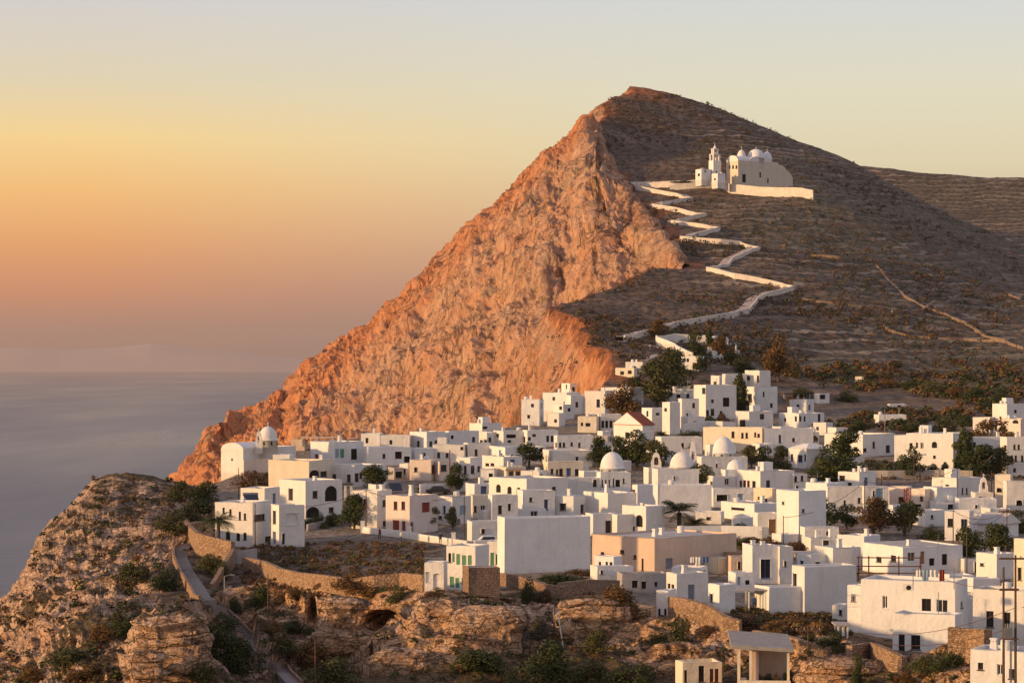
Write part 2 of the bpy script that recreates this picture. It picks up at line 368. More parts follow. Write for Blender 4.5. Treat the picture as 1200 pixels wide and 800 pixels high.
def build_ground():
    nc, nr = 860, 620
    px = np.linspace(150, 1500, nc); dn = np.interp(px, [a for a, b in FRONT], [b for a, b in FRONT])
    s = np.linspace(0, 1, nr)
    D = dn[None] * (1650 / dn[None]) ** (s[:, None] ** .9)
    X = (px[None] - 600) / F * D
    xy = np.stack([X.ravel(), D.ravel()], 1)
    z = tps(xy)
    sd, st, ez = edge_dist(xy)
    jag = fbm(np.c_[xy, z], (.045, .045, 0), 4, 31) * 5
    sd = sd + jag * np.clip((xy[:, 1] - 480) / 100, .0, 1)
    out = np.maximum(sd, 0)
    zo = np.minimum(z, ez + 1) - out * st
    z = np.where(sd > 0, zo, z)
    V = np.c_[xy, z]
    wild = np.clip((xy[:, 1] - 600) / 120, 0, 1)
    village = 1 - np.clip((xy[:, 1] - 560) / 60, 0, 1)
    # rough slope bumps
    b1 = fbm(V, (.03, .03, 0), 3, 41) * 2.2; b2 = fbm(V, (.22, .22, .22), 4, 43, True) * .55
    V[:, 2] += (b1 + b2) * wild * (sd <= 0)
    # rock face outside the edge
    far = np.clip((xy[:, 1] - 560) / 60, 0, 1)
    rib = fbm(V, (.10, .10, .016), 6, 51, True, .6) * 7
    o = np.clip(out / 6, 0, 1) * (.4 + .6 * far)
    V[:, 0] -= rib * o; V[:, 1] -= rib * o * .4
    V[:, 2] = np.maximum(V[:, 2], -20)
    red = np.clip((sd + 5 + fbm(V, (.06, .06, .06), 3, 61) * 10) / 5, 0, 1) * (xy[:, 1] > 560)
    summit = np.clip(1 - np.hypot(V[:, 0] - 58, V[:, 1] - 1290) / 45, 0, 1)
    red = np.maximum(red, np.clip(summit * 1.8 + fbm(V, (.05, .05, .05), 3, 63) * .9 - .35, 0, 1))
    keep = (sd < 150)
    pxx = np.tile(px, nr)
    village = village * np.clip((pxx - 220) / 40, 0, 1)
    village = village * (1 - np.clip((352 - pxx * .02 - xy[:, 1]) / 12, 0, 1) * np.clip((535 - pxx) / 25, 0, 1))
    village = village * (1 - np.clip((252 - xy[:, 1]) / 8, 0, 1))
    dv_ = village < .5; near = (xy[:, 1] < 360) & dv_
    V[:, 2] += np.where(near & (sd <= 0), fbm(V, (.25, .25, 0), 4, 47, True) * .35 * np.clip((340 - xy[:, 1]) / 20, 0, 1), 0)
    terr = np.clip((pxx - 780) / 60, 0, 1) * wild
    isrock = (sd > 1.5) & (xy[:, 1] > 560)
    red = np.where(isrock, np.clip(.45 + fbm(V, (.03, .03, .03), 3, 65) * .5, 0, 1), red)
    o = grid_mesh('hillside', V, nr, nc, M['hill'], keep, {'red': red, 'village': village, 'terrace': terr}); o.data.materials.append(M['cliff'])
    nl = len(o.data.loops); vi = np.empty(nl, np.int32); o.data.loops.foreach_get('vertex_index', vi)
    o.data.polygons.foreach_set('material_index', isrock[vi[::4]].astype(np.int32)); return o
o_ground = build_ground()

# darker hill behind on the right
FH = [(px, [(430,1250),(360,1400),(300,1500),(250,1620),(sk,1720),(sk+60,1900)]) for px, sk in
      ((860,330),(920,260),(960,215),(1000,194),(1040,197),(1075,203),(1110,206),(1150,208.5),(1200,208),(1280,203),(1400,200),(1560,205))]
def build_far():
    nc, nr = 420, 160; V = loft(FH, nc, nr)
    V[:, 2] += fbm(V, (.02, .02, 0), 4, 71) * 2.5 + fbm(V, (.2, .2, .2), 3, 72) * .7
    z = np.zeros(len(V)); return grid_mesh('far_hill', V, nr, nc, M['hill'], attr={'red': z, 'village': z, 'terrace': z + 1})
build_far()

# ------------------------------------------------------------------ rocky headland on the left
HL = [
 (-120,[(980,200),(900,235),(850,270),(820,300),(790,335),(900,420)]),
 (-40, [(960,200),(860,240),(810,275),(775,310),(735,345),(860,430)]),
 (0,   [(950,200),(830,245),(785,282),(750,318),(712,352),(840,440)]),
 (20,  [(945,200),(825,245),(775,282),(735,320),(694,357),(820,445)]),
 (39,  [(940,200),(822,245),(768,280),(718,322),(668,364),(800,450)]),
 (49,  [(935,200),(820,245),(762,280),(702,322),(635,372),(770,455)]),
 (62,  [(930,200),(818,244),(755,280),(690,324),(612,380),(750,460)]),
 (88,  [(925,200),(812,242),(742,280),(668,330),(588,390),(730,465)]),
 (112, [(920,200),(808,240),(732,280),(655,332),(565,398),(710,470)]),
 (138, [(915,198),(800,240),(720,284),(645,335),(558,403),(700,475)]),
 (182, [(910,198),(790,240),(705,290),(635,340),(561,408),(690,475)]),
 (208, [(905,198),(785,243),(702,295),(632,345),(565,408),(690,470)]),
 (235, [(900,200),(785,247),(702,300),(636,348),(576,410),(690,470)]),
 (262, [(900,200),(790,250),(712,298),(650,345),(590,412),(690,470)]),
]
def rocky(V, nr, nc, amp, seed, strata=0.0, edge_calm=None):
    N = grid_normals(V, nr, nc); N = np.where(N[:, 1:2] > 0, -N, N)
    a = fbm(V, (.055, .055, .07), 5, seed, True, .55); b = fbm(V, (.16, .16, .30), 5, seed + 9, True, .6)
    c = fbm(V, (.5, .5, .9), 3, seed + 19, True, .6)
    d = a * amp + b * amp * .30 + c * amp * .07
    if strata:
        zz = V[:, 2] + fbm(V, (.05, .05, .05), 2, seed + 30) * 2
        d = d + (np.abs(((zz / 1.1) % 1) - .5) * 2 - .5) * strata
    if edge_calm is not None: d = d * edge_calm
    V = V + N * d[:, None]; return V, a
def build_headland():
    nc, nr = 520, 420; V = loft(HL, nc, nr)
    row = np.repeat(np.linspace(0, 5, nr), nc)
    V, a = rocky(V, nr, nc, 3.2, 101, .3, np.clip((4.05 - row) / .8, .28, 1))
    return grid_mesh('headland', V, nr, nc, M['rock'], attr={'ochre': np.zeros(len(V)) - .1 + .3 * fbm(V, (.03,) * 3, 2, 5), 'dark': np.clip(.2 + fbm(V, (.05,) * 3, 3, 8) * .6, 0, 1), 'veg': fbm(V, (.05,) * 3, 4, 9) * .5 + .02})
o_head = build_headland()

# ------------------------------------------------------------------ foreground cliffs below the village
def build_front():
    nc, nr = 1150, 420; V = loft(FG, nc, nr)
    row = np.repeat(np.linspace(0, 5, nr), nc); px = np.tile(np.linspace(150, 1320, nc), nr)
    calm = np.clip((3.95 - row) / .7, .0, 1)
    calm = calm * (.35 + .65 * np.clip(row - 1.1, 0, 1))
    tz = tps(V[:, :2]); bl = np.clip((row - 3.5) / .5, 0, 1) * np.clip((px - 225) / 40, 0, 1)
    V[:, 2] = V[:, 2] * (1 - bl) + (tz + .12 - np.clip(row - 4.15, 0, 1) * 1.2) * bl
    V, a = rocky(V, nr, nc, 2.6, 201, .7, calm)
    # hollows: caves in the cliff
    X = V[:, 0] / V[:, 1] * F + 600; Y = EY - (V[:, 2] - CZ) / V[:, 1] * F
    for cx, cy, rx, ry, dp in ((449, 736, 21, 17, 12), (612, 752, 9, 26, 8), (505, 722, 14, 16, 6), (588, 728, 24, 9, 5), (365, 722, 5, 24, 5), (562,706,30,6,4), (700,745,14,6,3)):
        w = np.exp(-(((X - cx) / rx) ** 2 + ((Y - cy) / ry) ** 2) ** 1.6)
        V[:, 1] += w * dp
    och = np.clip(fbm(V, (.04,) * 3, 2, 77) * .8 + .22, -1, 1)
    lo = np.clip(1.9 - row, 0, 1) * .5 + np.clip((300 - px) / 80, 0, 1) * .12
    return grid_mesh('cliff_ground', V, nr, nc, M['rock'], attr={'ochre': och, 'dark': np.clip(.0 + fbm(V, (.06,) * 3, 3, 8) * .6, 0, 1), 'veg': fbm(V, (.06,) * 3, 4, 19) * .5 + lo})
o_front = build_front()

def bvh(o):
    me = o.data; return BVHTree.FromPolygons([v.co.copy() for v in me.vertices], [tuple(p.vertices) for p in me.polygons])
TREES = {k: bvh(o) for k, o in (('g', o_ground), ('f', o_front), ('h', o_head), ('c', o_cliff))}
def hit(px, py, which='gfhc'):
    o = Vector((0, 0, CZ)); d = Vector(((px - 600) / F, 1, -(py - EY) / F)).normalized(); best = None
    for k in which:
        r = TREES[k].ray_cast(o, d)
        if r[0] is not None and (best is None or r[3] < best[1]): best = (r[0], r[3], r[1])
    return best
def down(x, y, which='gfh'):
    z = None
    for k in which:
        r = TREES[k].ray_cast(Vector((x, y, 600)), Vector((0, 0, -1)))
        if r[0] is not None and (z is None or r[0].z > z): z = r[0].z
    return z
# ------------------------------------------------------------------ building kit
def mat_plaster(name, col, var=.07, stain=.17):
    t = NT(name); v = t.coord()
    oi = t.n.new('ShaderNodeObjectInfo')
    n1 = t.noise(v, .35, 5, .6); n2 = t.noise(t.coord((1.2, 1.2, .25)), 1, 5, .65)
    a = tuple(min(.9, c * (1 + var)) for c in col); b = tuple(c * (1 - var) for c in col)
    c = t.ramp(n1, [(.3, b), (.7, a)])
    c = t.mix(t.ramp(n2, [(.52, (0,)*3), (.78, (stain * 2.2,)*3)]), c, (col[0] * .62, col[1] * .58, col[2] * .52))
    c = t.mix(1.0, c, t.ramp(oi.outputs['Random'], [(0, (.90, .89, .89)), (.35, (1, .97, .94)), (.7, (.95, .96, 1.0)), (1, (1, 1, 1))]), 'MULTIPLY')
    sz = t.n.new('ShaderNodeSeparateXYZ'); t.link(v, sz.inputs[0])
    gz = t.math('ADD', sz.outputs[2], t.math('MULTIPLY', t.noise(v, 1.3, 4, .7), 1.6))
    c = t.mix(t.ramp(t.math('MULTIPLY', gz, .4), [(.28, (.42,)*3), (.52, (0,)*3)]), c, (col[0] * .62, col[1] * .55, col[2] * .47))
    t.bump(t.math('ADD', t.noise(v, 2.2, 5, .65), t.math('MULTIPLY', t.noise(v, .5, 3), 1.5)), .5, .16); return t.base(c)
def mat_flat(name, col, rough=.8, var=.15, sc=1.5, metal=0, spec=.2):
    t = NT(name); t.b.inputs['Roughness'].default_value = rough; t.b.inputs['Metallic'].default_value = metal; t.b.inputs['Specular IOR Level'].default_value = spec
    nn = t.noise(t.coord(), sc, 4, .6)
    return t.base(t.ramp(nn, [(.3, tuple(c * (1 - var) for c in col)), (.7, tuple(min(1, c * (1 + var)) for c in col))]))
def mat_stonewall(name, c1, c2, sc=1.0):
    t = NT(name); v = t.coord((sc * 2.4, sc * 2.4, sc * 4.0))
    vo = t.node('ShaderNodeTexVoronoi', Scale=1.6); t.link(v, vo.inputs['Vector'])
    ve = t.node('ShaderNodeTexVoronoi', Scale=1.6, _feature='DISTANCE_TO_EDGE'); t.link(v, ve.inputs['Vector'])
    c = t.ramp(vo.outputs['Color'], [(.2, c1), (.8, c2)])
    c = t.mix(t.ramp(ve.outputs[0], [(.0, (.8,)*3), (.09, (0,)*3)]), c, tuple(x * .35 for x in c1))
    t.bump(ve.outputs[0], .8, .25); return t.base(c)
def mat_glass():
    t = NT('window_glass'); t.b.inputs['Roughness'].default_value = .12; t.b.inputs['Specular IOR Level'].default_value = .5
    return t.base((.018, .019, .024))
M['white'] = mat_plaster('whitewash', (.78, .755, .72)); M['roof'] = mat_plaster('roof_screed', (.52, .48, .44), .12, .2)
M['cream'] = mat_plaster('cream_render', (.76, .67, .53)); M['pink'] = mat_plaster('pinkish_render', (.76, .64, .55)); M['beige'] = mat_plaster('beige_render', (.66, .50, .385), .1, .2)
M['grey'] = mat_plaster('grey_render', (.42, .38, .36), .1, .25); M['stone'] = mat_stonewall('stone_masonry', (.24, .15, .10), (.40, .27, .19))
M['drystone'] = mat_stonewall('dry_stone', (.26, .16, .10), (.47, .31, .20), .8)
M['tile'] = mat_flat('terracotta_tiles', (.30, .085, .045)); M['glass'] = mat_glass()
M['darkwood'] = mat_flat('dark_wood', (.055, .035, .025)); M['red'] = mat_flat('red_paint', (.23, .05, .035)); M['blue'] = mat_flat('blue_paint', (.10, .15, .30))
M['green'] = mat_flat('green_shutter', (.13, .30, .17)); M['paleblue'] = mat_flat('pale_blue_paint', (.28, .38, .47)); M['greydoor'] = mat_flat('grey_paint', (.22, .24, .28)); M['tan'] = mat_flat('tan_wood', (.30, .17, .09)); M['whitewood'] = mat_flat('white_paint', (.72, .70, .66))
M['void'] = mat_flat('dark_interior', (.02, .016, .014)); M['metal'] = mat_flat('grey_metal', (.25, .25, .26), .4, metal=.6); M['rust'] = mat_flat('rusty_steel', (.13, .06, .04)); M['polewood'] = mat_flat('weathered_pole_wood', (.10, .065, .045), sc=4)
M['concrete'] = mat_flat('grey_concrete', (.30, .27, .25)); M['panel'] = mat_flat('solar_glass', (.02, .025, .045), .15, spec=.5)
KM = dict(w=('window', 'darkwood', 'glass'), d=('door', 'darkwood', None), a=('arched_opening', 'void', None), l=('arched_niche', 'white', None), r=('door', 'red', None), b=('door', 'blue', None),
          g=('shuttered_window', 'green', 'g'), p=('window', 'whitewood', 'glass'), q=('door', 'paleblue', None), y=('door', 'greydoor', None), t=('door', 'tan', None), v=('doorway', 'void', None), B=('window', 'blue', 'glass'), R=('window', 'red', 'glass'))

class MB:
    def __init__(s): s.v = []; s.f = []; s.mi = []
    def add(s, vs, fs, m=0):
        o = len(s.v); s.v += [tuple(p) for p in vs]; s.f += [tuple(i + o for i in f) for f in fs]; s.mi += [m] * len(fs)
    def box(s, x0, y0, z0, x1, y1, z1, m=0):
        s.add([(x0,y0,z0),(x1,y0,z0),(x1,y1,z0),(x0,y1,z0),(x0,y0,z1),(x1,y0,z1),(x1,y1,z1),(x0,y1,z1)],
              [(0,3,2,1),(4,5,6,7),(0,1,5,4),(1,2,6,5),(2,3,7,6),(3,0,4,7)], m)
    def prism(s, pts, z0, z1, m=0, top=None):
        n = len(pts); tp = top or pts
        s.add([(x, y, z0) for x, y in pts] + [(x, y, z1) for x, y in tp], [tuple(range(n - 1, -1, -1)), tuple(range(n, 2 * n))] + [(i, (i + 1) % n, n + (i + 1) % n, n + i) for i in range(n)], m)
    def lathe(s, prof, cx=0, cy=0, n=20, m=0, a0=0, a1=2 * math.pi):
        k = len(prof); vs = []; fs = []
        for r, z in prof:
            for i in range(n): a = a0 + (a1 - a0) * i / n; vs.append((cx + r * math.cos(a), cy + r * math.sin(a), z))
        for j in range(k - 1):
            for i in range(n): fs.append((j * n + i, j * n + (i + 1) % n, (j + 1) * n + (i + 1) % n, (j + 1) * n + i))
        fs.append(tuple(range((k - 1) * n, k * n))); s.add(vs, fs, m)
    def tube(s, p, q, r, r2=None, n=6, m=0):
        p = Vector(p); q = Vector(q); r2 = r if r2 is None else r2; d = (q - p).normalized(); u = d.orthogonal().normalized(); w_ = d.cross(u)
        vs = [p + (u * math.cos(2 * math.pi * i / n) + w_ * math.sin(2 * math.pi * i / n)) * r for i in range(n)] + [q + (u * math.cos(2 * math.pi * i / n) + w_ * math.sin(2 * math.pi * i / n)) * r2 for i in range(n)]
        s.add(vs, [tuple(range(n - 1, -1, -1)), tuple(range(n, 2 * n))] + [(i, (i + 1) % n, n + (i + 1) % n, n + i) for i in range(n)], m)
    def build(s, name, mats, parent=None, smooth=False, off=(0, 0, 0)):
        me = bpy.data.meshes.new(name); ox, oy, oz = off
        me.from_pydata([(a - ox, b - oy, c - oz) for a, b, c in s.v], [], s.f)
        if not isinstance(mats, (list, tuple)): mats = [mats]
        for m in mats: me.materials.append(m)
        if len(mats) > 1: me.polygons.foreach_set('material_index', s.mi)
        if smooth: me.polygons.foreach_set('use_smooth', [True] * len(me.polygons))
        me.update(); o = bpy.data.objects.new(name, me); COL.objects.link(o)
        if parent: o.parent = parent
        else: o.location = off
        return o
def empty(name, loc, rz=0):
    o = bpy.data.objects.new(name, None); o.empty_display_size = .5; COL.objects.link(o); o.location = loc; o.rotation_euler = (0, 0, rz); return o
def face_grid(mb, ops, wid, z0, z1, P, N_in, dep=.2):
    """wall face spanning 0..wid x z0..z1 with rectangular holes ops=(a0,a1,b0,b1,arch); P(a,b,depth)->xyz"""
    xs = sorted({0, wid, *[o[0] for o in ops], *[o[1] for o in ops]}); zs = sorted({z0, z1, *[o[2] for o in ops], *[o[3] for o in ops]})
    for i in range(len(xs) - 1):
        for j in range(len(zs) - 1):
            cx = (xs[i] + xs[i + 1]) / 2; cz = (zs[j] + zs[j + 1]) / 2
            if any(o[0] < cx < o[1] and o[2] < cz < o[3] for o in ops): continue
            mb.add([P(xs[i], zs[j], 0), P(xs[i + 1], zs[j], 0), P(xs[i + 1], zs[j + 1], 0), P(xs[i], zs[j + 1], 0)], [(0, 1, 2, 3)])
    for a0, a1, b0, b1, arch in ops:
        for (p, q) in (((a0, b0), (a0, b1)), ((a0, b1), (a1, b1)), ((a1, b1), (a1, b0)), ((a1, b0), (a0, b0))):
            mb.add([P(*p, 0), P(*q, 0), P(*q, dep), P(*p, dep)], [(0, 1, 2, 3)])
        if arch:
            r = (a1 - a0) / 2; cx = (a0 + a1) / 2; rz = min(r, (b1 - b0) * .6); cz = b1 - rz; n = 8
            for sgn in (-1, 1):
                arc = [(cx + sgn * r * math.cos(math.pi / 2 * k / n), cz + rz * math.sin(math.pi / 2 * k / n)) for k in range(n + 1)]
                poly = arc + [(cx + sgn * r, b1)]
                mb.add([P(a, b, .03) for a, b in poly], [tuple(range(len(poly)))])
ANCH = []
def frame_from(xl, xc, xr, yt, yb, phi=None, d=None):
    if d is None:
        h = hit(xc, yb, 'gf'); P = h[0] if h else at(xc, yb, 350)
    else: P = at(xc, yb, d)
    L = max(xc - xl, .5); Rr = max(xr - xc, .5)
    if phi is None: phi = math.atan(L / Rr)
    phi = min(R(83), max(R(7), phi)) - math.atan((xc - 600) / F); c, s = math.cos(phi), math.sin(phi); ul = (xl - 600) / F; ur = (xr - 600) / F
    w1 = (ur * P.y - P.x) / (c - ur * s); w2 = (ul * P.y - P.x) / (-s - ul * c)
    if w1 < 0: w1 = 4
    if w2 < 0: w2 = 4
    if xr - xc < 6: w1 = max(w1, 2.4)
    if xc - xl < 6: w2 = max(w2, 2.4)
    w1 = min(w1, 40); w2 = min(w2, 40)
    return P, phi, w1, w2, (yb - yt) / F * P.y
HN = [0]
def house(spec, label, ops=(), mat='white', name='house', cat='house', phi=None, d=None, group='white houses of the hilltop village', roof='flat', parapet=.32, auto=False, chim=(), rmat='roof', found=2.5):
    xl, xc, xr, yt, yb = spec
    P, phi, w1, w2, H = frame_from(xl, xc, xr, yt, yb, phi if phi is None else R(phi), d)
    c, s = math.cos(phi), math.sin(phi); HN[0] += 1; rnd = random.Random(HN[0] * 13 + 5)
    cx, cy = w1 / 2, w2 / 2
    root = empty(name, (P.x + cx * c - cy * s, P.y + cx * s + cy * c, P.z), phi)
    tag(root, label, cat, group)
    def pix(px, py):   # photo pixel -> (face, along, z)
        u = (px - 600) / F
        if px < xc:
            a = (u * P.y - P.x) / (-s - u * c); dd = P.y + a * c; return 'L', a, (CZ - (py - EY) / F * dd) - P.z, dd
        a = (u * P.y - P.x) / (c - u * s); dd = P.y + a * s; return 'R', a, (CZ - (py - EY) / F * dd) - P.z, dd
    FO = {'L': [], 'R': []}
    for o in ops:
        px, py, wpx, hpx, k = o
        f, a, z, dd = pix(px, py); fs = (s if f == 'L' else c); wid = (w2 if f == 'L' else w1)
        ww = min(wpx / F * dd / max(fs, .3), 3.2 if k not in 'la' else 5) * 1.12; hh = hpx / F * dd * 1.06
        a0, a1, b0, b1 = a - ww / 2, a + ww / 2, z - hh / 2, z + hh / 2
        if a0 < .15: a1 += .15 - a0; a0 = .15
        if a1 > wid - .15: a0 -= a1 - wid + .15; a1 = wid - .15
        b1 = min(b1, H - .12)
        if a0 < .1 or b1 - b0 < .3 or a1 - a0 < .25: continue
        if any(a0 < q[1] + .08 and a1 > q[0] - .08 and b0 < q[3] + .08 and b1 > q[2] - .08 for q in FO[f]): continue
        FO[f].append((a0, a1, b0, b1, k))
    if not any(w_ in label for w_ in ('blank', 'plain', 'shed', 'niche', 'wall block', 'pitched roof', 'wall of the', 'narrow upright')) or auto:
        for f, wid in (('R', w1), ('L', w2)):
            if wid < 3.5 or FO[f]: continue
            ns = max(1, int(round(H / 3.2))); nn = max(1, int(wid / rnd.uniform(2.8, 4.2)))
            for st in range(ns):
                for k in range(nn):
                    if rnd.random() < .35: continue
                    x = (k + .5 + rnd.uniform(-.15, .15)) * wid / nn; door = st == 0 and rnd.random() < .35
                    ww = rnd.choice((.8, .9, 1.1)); hh = 2.1 if door else rnd.choice((1.1, 1.3)); zz = st * (H / ns) + (hh / 2 + .05 if door else 1.55)
                    if zz + hh / 2 > H - .35: zz = H - .35 - hh / 2
                    FO[f].append((x - ww / 2, x + ww / 2, zz - hh / 2, zz + hh / 2, rnd.choice('db') if door else rnd.choice('wwpB')))
    mb = MB(); t = .28; zr = H - parapet
    gable = roof in ('gable', 'gableL')
    if gable or roof == 'hip': zr = H
    for f, wid, Pf in (('R', w1, lambda a, b, e: (a, e, b)), ('L', w2, lambda a, b, e: (e, a, b))):
        face_grid(mb, [(q[0], q[1], q[2], q[3], q[4] in 'al') for q in FO[f]], wid, -found, H, Pf, None)
    mb.add([(w1, 0, -found), (w1, w2, -found), (w1, w2, H), (w1, 0, H)], [(0, 1, 2, 3)]); mb.add([(0, w2, -found), (w1, w2, -found), (w1, w2, H), (0, w2, H)], [(3, 2, 1, 0)])
    if not gable and roof != 'hip':
        o4 = [(0, 0), (w1, 0), (w1, w2), (0, w2)]; i4 = [(t, t), (w1 - t, t), (w1 - t, w2 - t), (t, w2 - t)]
        hz = [H + rnd.uniform(-.03, .03) for _ in range(4)]
        for k in range(4):
            j = (k + 1) % 4
            mb.add([(*o4[k], H), (*o4[j], H), (*i4[j], H + .03), (*i4[k], H + .03)], [(0, 1, 2, 3)])
            mb.add([(*i4[k], H + .03), (*i4[j], H + .03), (*i4[j], zr - .05), (*i4[k], zr - .05)], [(0, 1, 2, 3)])
    mb.v = [(x + (.035 * math.sin(x * 1.7 + y * .9 + z) if z > H - .2 or z < 0 else 0), y + (.03 * math.sin(y * 1.3 + z) if z > H - .2 else 0), z + (.045 * math.sin(x * 1.1 + y * 1.9 + HN[0]) if z > H - .01 else 0)) for x, y, z in mb.v]
    wo = mb.build('wall', M[mat], root, off=(cx, cy, 0))
    if P.y < 460:
        import bmesh
        bm = bmesh.new(); bm.from_mesh(wo.data); bmesh.ops.remove_doubles(bm, verts=bm.verts, dist=.004); bm.to_mesh(wo.data); bm.free()
        bv = wo.modifiers.new('soft_edges', 'BEVEL'); bv.width = .09; bv.segments = 2; bv.limit_method = 'ANGLE'; bv.angle_limit = R(50)
    rb = MB()
    if gable:      # gable end on the R face, or on the L face with roof='gableL'
        sw = roof == 'gableL'; A, B = (w2, w1) if sw else (w1, w2); T = (lambda x, y, z: (y, x, z)) if sw else (lambda x, y, z: (x, y, z))
        rh = A * .26; e = .25
        rb.add([T(*p) for p in [(-e, -e, H - .05), (A / 2, -e, H + rh), (A + e, -e, H - .05), (-e, B + e, H - .05), (A / 2, B + e, H + rh), (A + e, B + e, H - .05),
                (-e, -e, H - .2), (A + e, -e, H - .2), (-e, B + e, H - .2), (A + e, B + e, H - .2)]], [(0, 1, 4, 3), (1, 2, 5, 4), (0, 3, 8, 6), (2, 7, 9, 5), (6, 8, 9, 7), (0, 6, 7, 2, 1), (3, 4, 5, 9, 8)])
        gb = MB(); gb.add([T(*p) for p in [(0, -.27, H - .1), (A, -.27, H - .1), (A / 2, -.27, H + rh - .12)]], [(0, 1, 2)]); gb.build('gable', M[mat], root, off=(cx, cy, 0))
    elif roof == 'hip':
        e = .15; rh = min(w1, w2) * .16; a = min(w1, w2) * .35
        rb.add([(-e, -e, H), (w1 + e, -e, H), (w1 + e, w2 + e, H), (-e, w2 + e, H), (a, a, H + rh), (w1 - a, a, H + rh), (w1 - a, w2 - a, H + rh), (a, w2 - a, H + rh)], [(0, 1, 5, 4), (1, 2, 6, 5), (2, 3, 7, 6), (3, 0, 4, 7), (4, 5, 6, 7), (3, 2, 1, 0)])
    else: rb.add([(t, t, zr), (w1 - t, t, zr), (w1 - t, w2 - t, zr + .04), (t, w2 - t, zr + .04)], [(0, 1, 2, 3)])
    if roof != 'none': rb.build('roof', M[rmat], root, off=(cx, cy, 0))
    for f in 'RL':
        for a0, a1, b0, b1, k in FO[f]:
            nm, fm, pane = KM[k]; e = .2
            def Q(a, b, dp, f=f): return ((a, dp, b) if f == 'R' else (dp, a, b))
            wb = MB()
            def slab(A0, A1, B0, B1, d0, d1, m=0, wb=wb, Q=Q):
                pts = [Q(A0, B0, d0), Q(A1, B0, d0), Q(A1, B1, d0), Q(A0, B1, d0), Q(A0, B0, d1), Q(A1, B0, d1), Q(A1, B1, d1), Q(A0, B1, d1)]
                wb.add(pts, [(0, 1, 2, 3), (4, 7, 6, 5), (0, 4, 5, 1), (1, 5, 6, 2), (2, 6, 7, 3), (3, 7, 4, 0)], m)
            if k == 'a': slab(a0 - .05, a1 + .05, b0 - .05, b1 + .05, .19, .7)
            elif k == 'l': slab(a0 - .05, a1 + .05, b0 - .05, b1 + .05, .19, .3)
            elif pane == 'glass' and P.y < 480:
                fw = .07
                slab(a0, a0 + fw, b0, b1, .12, .2); slab(a1 - fw, a1, b0, b1, .12, .2); slab(a0 + fw, a1 - fw, b0, b0 + fw, .12, .2); slab(a0 + fw, a1 - fw, b1 - fw, b1, .12, .2)
                m_ = (a0 + a1) / 2; slab(m_ - .03, m_ + .03, b0 + fw, b1 - fw, .13, .19)
                slab(a0 - .08, a1 + .08, b0 - .09, b0 - .002, -.07, .1)
            elif pane == 'g':
                m_ = (a0 + a1) / 2
                slab(a0, m_ - .01, b0, b1, .06, .12); slab(m_ + .01, a1, b0, b1, .06, .12)
                zz = b0 + .1
                while zz < b1 - .12: slab(a0 + .07, m_ - .08, zz, zz + .05, .03, .0599); slab(m_ + .08, a1 - .07, zz, zz + .05, .03, .0599); zz += .14
            else:
                slab(a0, a1, b0, b1, .14, .22)
                if P.y < 480 and k in 'drbqyt': m_ = (a0 + a1) / 2; slab(m_ - .02, m_ + .02, b0, b1, .11, .1399)
            fo = wb.build(nm, M[fm] if not (pane == 'glass' and P.y >= 480) else M['glass'], root, off=(cx, cy, 0))
            if pane == 'glass' and P.y < 480:
                pb = MB(); q = [Q(a0 + .07, b0 + .07, .17), Q(a1 - .07, b0 + .07, .17), Q(a1 - .07, b1 - .07, .17), Q(a0 + .07, b1 - .07, .17)]; pb.add(q, [(0, 1, 2, 3)])
                pb.build('pane', M['glass'], fo, off=(cx, cy, 0))
    # chimneys: (px, height px)
    cl = list(chim)
    for px, hpx in cl:
        f, a, z, dd = pix(px, yt); hh = hpx / F * dd; a = min(max(a, .5), (w2 if f == 'L' else w1) - .5)
        x, y = ((a, w2 * .35) if f == 'R' else (w1 * .35, a)); q = MB(); q.prism([(x - .3, y - .3), (x + .3, y - .3), (x + .3, y + .3), (x - .3, y + .3)], zr, H + hh, top=[(x - .2, y - .2), (x + .2, y - .2), (x + .2, y + .2), (x - .2, y + .2)])
        q.box(x - .28, y - .28, H + hh, x + .28, y + .28, H + hh + .12); q.build('chimney', M['white'], root, off=(cx, cy, 0))
    if auto and rnd.random() < .5 and roof == 'flat' and min(w1, w2) > 3:
        x, y = rnd.uniform(.8, w1 - .8), rnd.uniform(.8, w2 - .8); q = MB(); q.prism([(x - .35, y - .35), (x + .35, y - .35), (x + .35, y + .35), (x - .35, y + .35)], zr, H + rnd.uniform(.5, 1.1)); q.build('chimney', M['white'], root, off=(cx, cy, 0))
    if roof == 'flat' and min(w1, w2) > 3.2 and H > 2 and cat == 'house':
        spots_ = [(rnd.uniform(.7, w1 - .7), rnd.uniform(.7, w2 - .7)) for _ in range(4)]; r4 = [rnd.random() for _ in range(4)]
        if r4[0] < .4:
            x, y = spots_[0]; q = MB(); hh = rnd.uniform(.5, 1.0); q.prism([(x - .3, y - .3), (x + .3, y - .3), (x + .3, y + .3), (x - .3, y + .3)], zr - .02, H + hh, top=[(x - .22, y - .22), (x + .22, y - .22), (x + .22, y + .22), (x - .22, y + .22)]); q.box(x - .3, y - .3, H + hh, x + .3, y + .3, H + hh + .1); q.build('chimney', M['white'], root, off=(cx, cy, 0))
        if r4[1] < .3:
            x, y = spots_[1]; q = MB(); q.lathe([(.45, zr), (.47, H + .5), (.40, H + .62), (.12, H + .68)], x, y, 14); q.build('water_tank', M['whitewood'], root, off=(cx, cy, 0))
        if r4[2] < .45:
            x, y = spots_[2]; q = MB(); hh = rnd.uniform(1.2, 2.2); q.tube((x, y, zr), (x, y, H + hh), .035, .03, 5)
            for k in range(3): q.tube((x - .45 + k * .08, y, H + hh - .1 - k * .2), (x + .45 - k * .08, y, H + hh - .1 - k * .2), .018, .018, 4)
            q.build('antenna', M['metal'], root, off=(cx, cy, 0))
